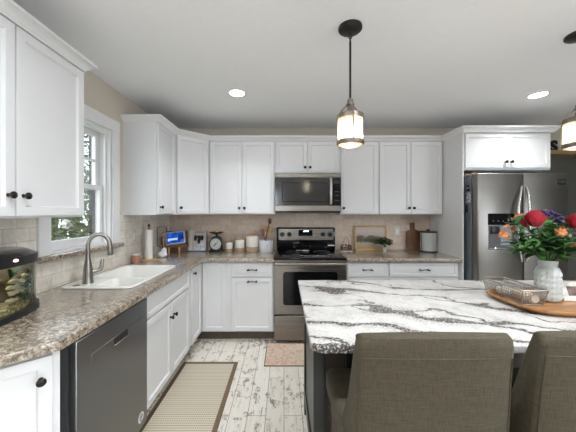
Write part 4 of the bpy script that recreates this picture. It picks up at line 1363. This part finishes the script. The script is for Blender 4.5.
# little plant
r = thing('potted_plant', 'little bushy green plant in a white pot before the framed picture', 'potted plant', T(1.235, 3.36))
bm = NB(); add_lathe(bm, [(0, 0), (.022, 0), (.030, .05), (.031, .056), (.026, .056), (.024, .045), (0, .045)], (0, 0, 0), 24); obj('pot', bm, M['whitecer'], r)
bm = NB()
random.seed(5)
for k in range(130):
    a = random.uniform(0, 2*PI); el = random.uniform(-.2, 1.3)
    rr = random.uniform(.01, .075)
    p = Vector((math.cos(a)*math.cos(el)*rr*1.3, math.sin(a)*math.cos(el)*rr*.9, .105+math.sin(el)*rr*1.0))
    leaf_bm(bm, p, (math.cos(a), math.sin(a), random.uniform(-.2, .7)), random.uniform(.034, .052), .028)
for k in range(6): add_tube(bm, [(0, 0, .045), (math.cos(k)*.02, math.sin(k)*.02, .10)], .002, 5)
obj('foliage', bm, M['leafdark'], r)
# cutting board
bm = NB()
P_ = round_poly([(-.083, 0), (.083, 0), (.083, .245), (.027, .268), (.022, .285), (.026, .358), (-.026, .358), (-.022, .285), (-.027, .268), (-.083, .245)], [.012, .012, .028, .01, .01, .018, .018, .01, .01, .028], 5)
add_prism(bm, P_, 'y', 0, .02, bev=.003)
bm.transform(Matrix.Rotation(math.radians(-7), 4, 'X'))
r = obj('cutting_board', bm, M['walnut']); r.location = T(1.650, 3.47); tag(r, 'dark wooden cutting board with a handle leaning on the tile', 'cutting board')
# bread canister
r = thing('bread_bin', 'round white canister with black bands beside the refrigerator panel', 'canister', T(1.785, 3.39))
bm = NB(); add_lathe(bm, [(0, .008), (.092, .008), (.092, .242), (0, .242)], (0, 0, 0), 36); obj('drum', bm, M['whitecer'], r)
for z in (.0, .235):
    bm = NB(); add_lathe(bm, [(0, z), (.097, z), (.098, z+.003), (.098, z+.014), (.0925, z+.014), (.0925, z+.008), (0, z+.008)], (0, 0, 0), 36); obj('band', bm, M['black'], r)
bm = NB(); add_lathe(bm, [(0, .2435), (.086, .2435), (.086, .250), (.02, .254), (.016, .260), (.022, .270), (.014, .278), (0, .279)], (0, 0, 0), 28); obj('lid', bm, M['walnut'], r)
for a in (-1, 1):
    bm = NB(); add_tube(bm, [(a*.094, -.02, .012), (a*.095, -.02, .237)], .003, 6); obj('side_wire', bm, M['black'], r)

# shelf beyond the refrigerator
r = thing('wall_shelf', 'wooden wall shelf high above the charcoal wall, right of the refrigerator cabinet', 'shelf', (3.6, YB-.012, 2.10))
bm = NB(); add_box(bm, -.74, .98, -.19, 0.012, 0, .052, .003); obj('board', bm, M['shelfwood'], r)
def letter(ch, x, lab):
    cu = bpy.data.curves.new('tmp', 'FONT'); cu.body = ch; cu.size = .19; cu.extrude = .012; cu.align_x = 'CENTER'; cu.offset = .006
    o = bpy.data.objects.new('tmp', cu); COL.objects.link(o)
    me = bpy.data.meshes.new_from_object(o.evaluated_get(bpy.context.evaluated_depsgraph_get()))
    bpy.data.objects.remove(o)
    b = bmesh.new(); b.from_mesh(me); bpy.data.meshes.remove(me)
    for f in b.faces: f.material_index = 0
    b.transform(Matrix.Rotation(PI/2, 4, 'X'))
    zmin = min(v.co.z for v in b.verts); b.transform(Matrix.Translation((0, 0, -zmin)))
    o = obj('decor_letter', b, M['black'], smooth=30); o.location = (x, YB-.09, 2.1525)
    return tag(o, lab, 'letter')
letter('S', 3.405, 'black decorative letter S standing on the high wooden shelf')
bm = NB(); add_box(bm, -.13, .13, -.02, 0, 0, .19, .004)
o = obj('sign_board', bm, M['plate']); o.location = (3.42, YB-.018, 2.1525); tag(o, 'pale board behind the letter on the high wooden shelf', 'board')
# ================================================================ tray, basket, vase, bouquet on the island
def G(x, y): return (x, y, CT)
TX, TY, TR = 1.61, 1.452, 0
def ell(a, b, n=64, p=2.5):
    return [(a*math.copysign(abs(math.cos(2*PI*k/n))**(2/p), math.cos(2*PI*k/n)), b*math.copysign(abs(math.sin(2*PI*k/n))**(2/p), math.sin(2*PI*k/n))) for k in range(n)]
r = thing('serving_tray', 'long oval acacia wood tray lying on the granite island', 'tray', G(TX, TY), TR)
bm = NB()
A_, B_ = .455, .212
lv = [(A_*.93, B_*.90, .0005), (A_, B_, .022), (A_, B_, .030), (A_*.975, B_*.955, .030), (A_*.94, B_*.88, .012)]
rings = [[bm.verts.new((x, y, z)) for x, y in ell(a, b, 64, 4.2)] for a, b, z in lv]
for a, b in zip(rings, rings[1:]):
    for k in range(64): bm.faces.new((a[k], a[(k+1) % 64], b[(k+1) % 64], b[k]))
bm.faces.new(rings[0][::-1]); bm.faces.new(rings[-1])
obj('dish', bm, M['acacia'], r)
TZ = CT+.0125
# wire basket
BR = math.radians(90)
r = thing('wire_basket', 'rectangular pewter wire basket with cloth inside, on the left end of the tray', 'basket', (1.268, 1.520, TZ), BR)
w0, d0, w1, d1, h = .122, .052, .140, .066, .078
def rectp(w, d, z, rr=.012): return [(x, y, z) for x, y in round_poly([(-w, -d), (w, -d), (w, d), (-w, d)], rr, 3)]
bm = NB(); add_tube(bm, rectp(w1, d1, h), .0042, 8, closed=True); obj('top_rim', bm, M['wire'], r)
bm = NB(); add_tube(bm, rectp(w0, d0, .003), .003, 6, closed=True); obj('bottom_rim', bm, M['wire'], r)
bm = NB()
def lerp(a, b, t): return a+(b-a)*t
def side(t, z):   # point on the basket wall at perimeter parameter
    w, d = lerp(w0, w1, z), lerp(d0, d1, z)
    sgn, k = t
    if sgn == 'f': return (k*w, -d, lerp(.003, h, z))
    if sgn == 'b': return (k*w, d, lerp(.003, h, z))
    if sgn == 'l': return (-w, k*d, lerp(.003, h, z))
    return (w, k*d, lerp(.003, h, z))
for s, n in (('f', 22), ('b', 22), ('l', 9), ('r', 9)):
    for k in range(n+1):
        u_ = -.97+1.94*k/n
        add_tube(bm, [side((s, u_), 0), side((s, u_), 1)], .0014, 4, cap=False)
for z in (.2, .4, .6, .8):
    add_tube(bm, rectp(lerp(w0, w1, z), lerp(d0, d1, z), lerp(.003, h, z), .006), .0014, 4, closed=True)
for k in range(23):
    x = -.97*w0+1.94*w0*k/22; add_tube(bm, [(x, -d0, .003), (x, d0, .003)], .0010, 4, cap=False)
obj('mesh', bm, M['wire'], r)
for sx, sy in ((-1, -1), (1, -1), (1, 1), (-1, 1), (0, -1), (0, 1)):
    bm = NB(); add_tube(bm, [(sx*w0*.99, sy*d0, .002), (sx*w1*.99, sy*d1, h)], .0032, 6); obj('post', bm, M['wire'], r)
t = NT('striped_towel'); t.set(Roughness=.9)
wv = t.n('ShaderNodeTexWave'); wv.inputs['Scale'].default_value = 24; t.l(t.coord(), wv.inputs['Vector'])
t.color(t.ramp(wv.outputs['Fac'], [(.35, (.42, .36, .29)), (.7, (.72, .67, .58))])); M['towel'] = t.m
bm = NB()
add_lathe(bm, [(0, -.062), (.018, -.064), (.025, -.058), (.026, 0), (.025, .058), (.018, .064), (0, .062)], (-.070, -.005, .034), 20, 'x')
o = obj('rolled_towel', bm, M['towel']); o.location = (1.268, 1.520, TZ); o.rotation_euler = (0, 0, BR); tag(o, 'rolled beige striped towel in the wire basket', 'towel')
bm = NB(); add_blob(bm, (.045, .004, .028), .045, 3, .25, 2.5, scale=(1.2, .85, .50), seed=4)
o = obj('napkin_stack', bm, M['white']); o.location = (1.268, 1.520, TZ); o.rotation_euler = (0, 0, BR); tag(o, 'white folded napkin in the left half of the wire basket', 'napkin')
# vase
VX, VY = 1.420, 1.475
bm = NB()
n = 16
prof = [(.060, 0), (.072, .010)]
for k in range(5):
    z = .012+k*.030
    prof += [(.0755, z+.002), (.0755, z+.016)]
prof += [(.070, .172), (.058, .186), (.054, .192), (.056, .205), (.059, .222), (.055, .222), (.050, .195), (.060, .165), (.066, .03), (0, .014)]
prof = [(0, 0)]+prof
ringsP = []
for i, (rr, z) in enumerate(prof):
    if rr < 1e-6: ringsP.append([bm.verts.new((0, 0, z))]); continue
    row = []
    for k in range(32):
        fac = 1+(.065 if (k % 2 == 0 and i % 2 == 0 and .012 < z < .165 and i < 14) else 0)
        row.append(bm.verts.new((rr*fac*math.cos(2*PI*k/32), rr*fac*math.sin(2*PI*k/32), z)))
    ringsP.append(row)
for a, b in zip(ringsP, ringsP[1:]):
    for k in range(32):
        k2 = (k+1) % 32
        if len(a) == 1: bm.faces.new((a[0], b[k2], b[k]))
        elif len(b) == 1: bm.faces.new((a[k], a[k2], b[0]))
        else: bm.faces.new((a[k], a[k2], b[k2], b[k]))
bm.transform(Matrix.Diagonal((.72, .72, .98, 1)))
o = obj('flower_vase', bm, M['whitecer'], smooth=0); o.location = (VX, VY, TZ)
tag(o, 'white faceted ceramic vase holding the bouquet on the wooden tray', 'vase')
# small frame on the tray
r = thing('photo_frame', 'small white photo frame leaning back on the tray at the right edge', 'picture frame', (1.60, 1.455, TZ), math.radians(-6))
Rm = Matrix.Rotation(math.radians(-22), 4, 'X')
bm = NB(); W_, H_ = .10, .105
for x0, x1, z0, z1 in ((-W_, W_, 0, .028), (-W_, W_, H_-.028, H_), (-W_, -W_+.032, .028, H_-.028), (W_-.032, W_, .028, H_-.028)):
    add_box(bm, x0, x1, 0, .012, z0, z1, .002)
bm.transform(Rm); obj('frame', bm, plain('weathered_white_wood', (.60, .60, .56), .7, var=.18, scale=50), r)
bm = NB(); add_box(bm, -W_+.03, W_-.03, .005, .009, .026, H_-.026); bm.transform(Rm); obj('photo', bm, plain('dark_photo', (.16, .10, .09), .3, var=.6, scale=30), r)
bm = NB(); add_box(bm, -.02, .02, .012, .016, 0, .085); bm.transform(Matrix.Translation((0, .055, 0)) @ Matrix.Rotation(math.radians(14), 4, 'X')); obj('easel_back', bm, M['black'], r)

# bouquet: every stem is its own thing, rooted in the vase
VM = Vector((VX, VY, TZ+.205))
PXM = VY/274.0                                        # metres per photo pixel at the vase
def flower_root(name, label, cat, tip, lean=None, group=None, leafy=True, mat='stem'):
    r = thing(name, label, cat, (VX, VY, TZ+.018), 0, group)
    tip = Vector(tip)-Vector(r.location)
    d = Vector((tip.x, tip.y, 0))
    neck = Vector((tip.x*.22, tip.y*.22, .20))
    k_ = min(1, .028/max(1e-6, neck.xy.length)); neck.x *= k_; neck.y *= k_
    bm = NB()
    pts = [(-neck.x*.6, -neck.y*.6, .004), (0, 0, .11), neck, neck+(tip-neck)*.5+Vector((0, 0, .012)), tip]
    add_tube(bm, pts, [.0028]*5, 6)
    obj('stem', bm, M[mat], r)
    return r, tip, neck
def rose(label, tip, R, mat, group):
    r, t_, nk = flower_root('rose', label, 'rose', tip, group=group)
    bm = NB()
    add_blob(bm, t_+Vector((0, 0, R*.1)), R*.50, 2, .05, 3, scale=(1, 1, 1.6))
    for ring, (n, rr, hh, open_) in enumerate(((3, .45, .62, .10), (4, .62, .55, .22), (5, .82, .42, .42), (6, 1.0, .25, .75))):
        for k in range(n):
            a = 2*PI*(k+ring*.37)/n
            grid = []
            wdt = 2*PI/n*.78
            for i in range(5):
                v = i/4
                row = []
                for j in range(6):
                    u = -1+2*j/5
                    aa = a+u*wdt
                    rad = R*(rr*(.45+.55*math.sin(PI*.5*min(1, v*1.3)))+open_*.30*v*v)*(1-.03*u*u)
                    z = R*1.75*(-.55+(hh+.60)*v-.22*u*u*v+.03*math.sin(3*u+k))
                    row.append(bm.verts.new(t_+Vector((rad*math.cos(aa), rad*math.sin(aa), z))))
                grid.append(row)
            for p, q in zip(grid, grid[1:]):
                for j in range(5): bm.faces.new((p[j], p[j+1], q[j+1], q[j]))
    obj('bloom', bm, M[mat], r, smooth=60, fix=False)
    bm = NB()
    for k in range(5):
        a = 2*PI*k/5; leaf_bm(bm, t_-Vector((0, 0, R*.55)), (math.cos(a), math.sin(a), -.1), R*.9, R*.35)
    obj('sepals', bm, M['stem'], r, fix=False)
    return r
def at(px, py, dy=0):
    """photo pixel -> point on the vertical plane through the bouquet, moved dy in depth"""
    Y = VY+dy
    return Vector(((px-284)*Y/274, Y, 1.393-(py-212)*Y/274))
rose('large open red rose at the front left of the bouquet', at(535, 219, -.05), .039, 'red', 'red roses in the vase')
rose('dark red rose half hidden behind the orange blooms of the bouquet', at(524.5, 222, .02), .026, 'red', 'red roses in the vase')
rose('red rose at the right edge of the picture, right of the purple flowers', at(577, 222, -.03), .037, 'red', 'red roses in the vase')
def lily(label, tip, R, nb, mat, group, seed):
    r, t_, nk = flower_root('alstroemeria', label, 'flower', tip, group=group)
    random.seed(seed)
    for b in range(nb):
        off = Vector((random.uniform(-1, 1), random.uniform(-1, 1), random.uniform(-.8, .9)))*R*(.75 if nb > 1 else 0)
        bm = NB()
        ax = Vector((off.x*1.2, -.012+off.y, .012+off.z)).normalized()
        s1 = ax.orthogonal().normalized(); s2 = ax.cross(s1)
        for k in range(6):
            a = 2*PI*k/6
            d = (s1*math.cos(a)+s2*math.sin(a))*.9+ax*.55
            leaf_bm(bm, t_+off, d, R*.85, R*.45, up=ax, curl=.35)
        obj('bloom', bm, M[mat], r, fix=False)
        bm = NB(); add_tube(bm, [t_, t_+off*.6, t_+off], .0016, 5); obj('flower_stalk', bm, M['stem'], r)
    return r
g = 'orange alstroemeria stems in the vase'
lily('orange flower cluster hanging lowest at the far left of the bouquet', at(507, 235, -.04), .024, 4, 'orange', g, 1)
lily('orange flower cluster at the left of the bouquet above the lowest one', at(511, 228, -.02), .021, 3, 'orange', g, 2)
lily('orange flower cluster at the top left beside the large red rose', at(523, 216, .0), .025, 4, 'orange', g, 3)
lily('orange and yellow flower cluster right of the bouquet centre, under the purple flowers', at(561, 231, -.04), .026, 5, 'orange', g, 4)
lily('orange flower cluster low at the right edge of the picture', at(575, 248, -.04), .024, 3, 'orange', g, 5)
def statice(label, tip, R, seed):
    r, t_, nk = flower_root('statice', label, 'flower', tip, group='purple statice in the vase')
    random.seed(seed)
    bm = NB()
    for k in range(34):
        o_ = Vector((random.gauss(0, .5)*R, random.gauss(0, .4)*R, random.gauss(0, .30)*R))
        add_blob(bm, t_+o_, .0075, 1, .35, 4, seed=k)
        if k < 10: add_tube(bm, [t_-Vector((0, 0, R*.8)), t_+o_], .0012, 4)
    obj('bloom', bm, M['purple'], r)
statice('purple statice at the very top of the bouquet', at(548, 213, .03), .032, 7)
statice('purple statice top right of the bouquet, above the orange and yellow cluster', at(558, 220, .01), .031, 8)
# leafy stems
random.seed(21)
tips = [(514, 222), (520, 235), (528, 228), (513, 243), (526, 246), (541, 233), (548, 240), (545, 224), (556, 226), (567, 226), (570, 238), (563, 246), (576, 252), (552, 215), (535, 243), (580, 236), (572, 258), (518, 250), (556, 248)]
for i, (px, py) in enumerate(tips):
    dy = random.uniform(-.085, .06)
    if i in (4, 6, 11, 14, 18): dy = -.085
    r, t_, nk = flower_root('leafy_stem', 'leafy green stem filling out the bouquet in the white vase', 'greenery', at(px, py, dy), group='leafy green stems in the vase')
    bm = NB()
    d = (t_-nk)
    nl = 14
    for k in range(nl):
        u_ = .28+.72*k/(nl-1)
        a = random.uniform(0, 2*PI)
        out = Vector((math.cos(a), math.sin(a)*.9-.25, random.uniform(-.25, .55)))
        leaf_bm(bm, nk+d*u_+Vector((0, 0, .012*math.sin(u_*PI))), out+d.normalized()*.5, random.uniform(.046, .074), random.uniform(.028, .041), curl=random.uniform(.1, .45), n=6)
    obj('leaves', bm, M['leaf' if i % 3 else 'leafdark'], r, smooth=60, fix=False)

# ================================================================ garden outside the sink window
bm = NB(); add_box(bm, -14, XL-.14, -4, 16, -.32, -.3)
o = obj('lawn', bm, M['grass']); o['kind'] = 'structure'
def shrub(name, label, x, y, z0, R, H, n, m, seed, cat='shrub', trunk=0, group=None, L=(.06, .12)):
    random.seed(seed)
    r = thing(name, label, cat, (x, y, -.3), 0, group)
    bm = NB()
    zc = z0+H/2
    for k in range(n):
        a, b = random.uniform(0, 2*PI), math.acos(random.uniform(-1, 1))
        q = random.uniform(.55, 1.0)
        d = Vector((math.sin(b)*math.cos(a), math.sin(b)*math.sin(a), math.cos(b)))
        lump = 1+.25*noise.noise(d*2.5+Vector((seed, 0, 0)))
        p = Vector((d.x*R*q*lump, d.y*R*q*lump, zc+d.z*H/2*q*lump))
        if p.z < .02: p.z = .02
        ln = random.uniform(*L)
        leaf_bm(bm, p, d+Vector((random.gauss(0, .6), random.gauss(0, .6), random.gauss(0, .4))), ln, ln*.55, n=2)
    obj('foliage', bm, M[m], r, smooth=0, fix=False)
    bm = NB()
    add_tube(bm, [(0, 0, 0), (.03, .02, zc*.5), (0, 0, zc)], [.05+trunk, .04+trunk*.8, .02], 8)
    for k in range(5):
        a = k*1.3; add_tube(bm, [(0, 0, zc*.6), (math.cos(a)*R*.5, math.sin(a)*R*.5, zc+H*.15)], [.025+trunk*.4, .008], 6)
    obj('trunk' if trunk else 'stem', bm, M['bark'], r)
    return r
shrub('garden_shrub', 'dark green shrub low behind the window glass', -3.0, 3.75, .2, .70, 1.50, 1800, 'leafout', 31)
shrub('garden_shrub', 'loose green shrub farther off, seen through the lower sash', -4.9, 5.9, .3, 1.1, 2.6, 2400, 'leaf', 33)
shrub('garden_tree', 'tall leafy tree seen through the upper sash of the window', -7.4, 9.6, 1.0, 2.1, 4.6, 3200, 'leafout', 35, 'tree', .08, None, (.12, .26))
r = thing('white_hydrangea', 'white flower cluster outside just behind the window glass', 'flower', (-2.35, 2.95, -.3))
bm = NB(); add_tube(bm, [(0, 0, 0), (.03, 0, .8), (0, 0, 1.55)], .012, 8); obj('stem', bm, M['stem'], r)
bm = NB(); random.seed(9)
for k in range(60):
    d = Vector((random.gauss(0, 1), random.gauss(0, 1), random.gauss(0, 1))).normalized()
    leaf_bm(bm, Vector((0, 0, 1.56))+d*.038*random.uniform(.6, 1), d+Vector((random.gauss(0, .5), random.gauss(0, .5), .2)), .03, .025, n=3)
obj('bloom', bm, M['white'], r, fix=False)
bm = NB()
for k in range(26):
    a = random.uniform(0, 2*PI); leaf_bm(bm, (0, 0, random.uniform(1.05, 1.5)), (math.cos(a), math.sin(a), .3), .14, .07, n=4)
obj('leaves', bm, M['leaf'], r, fix=False)
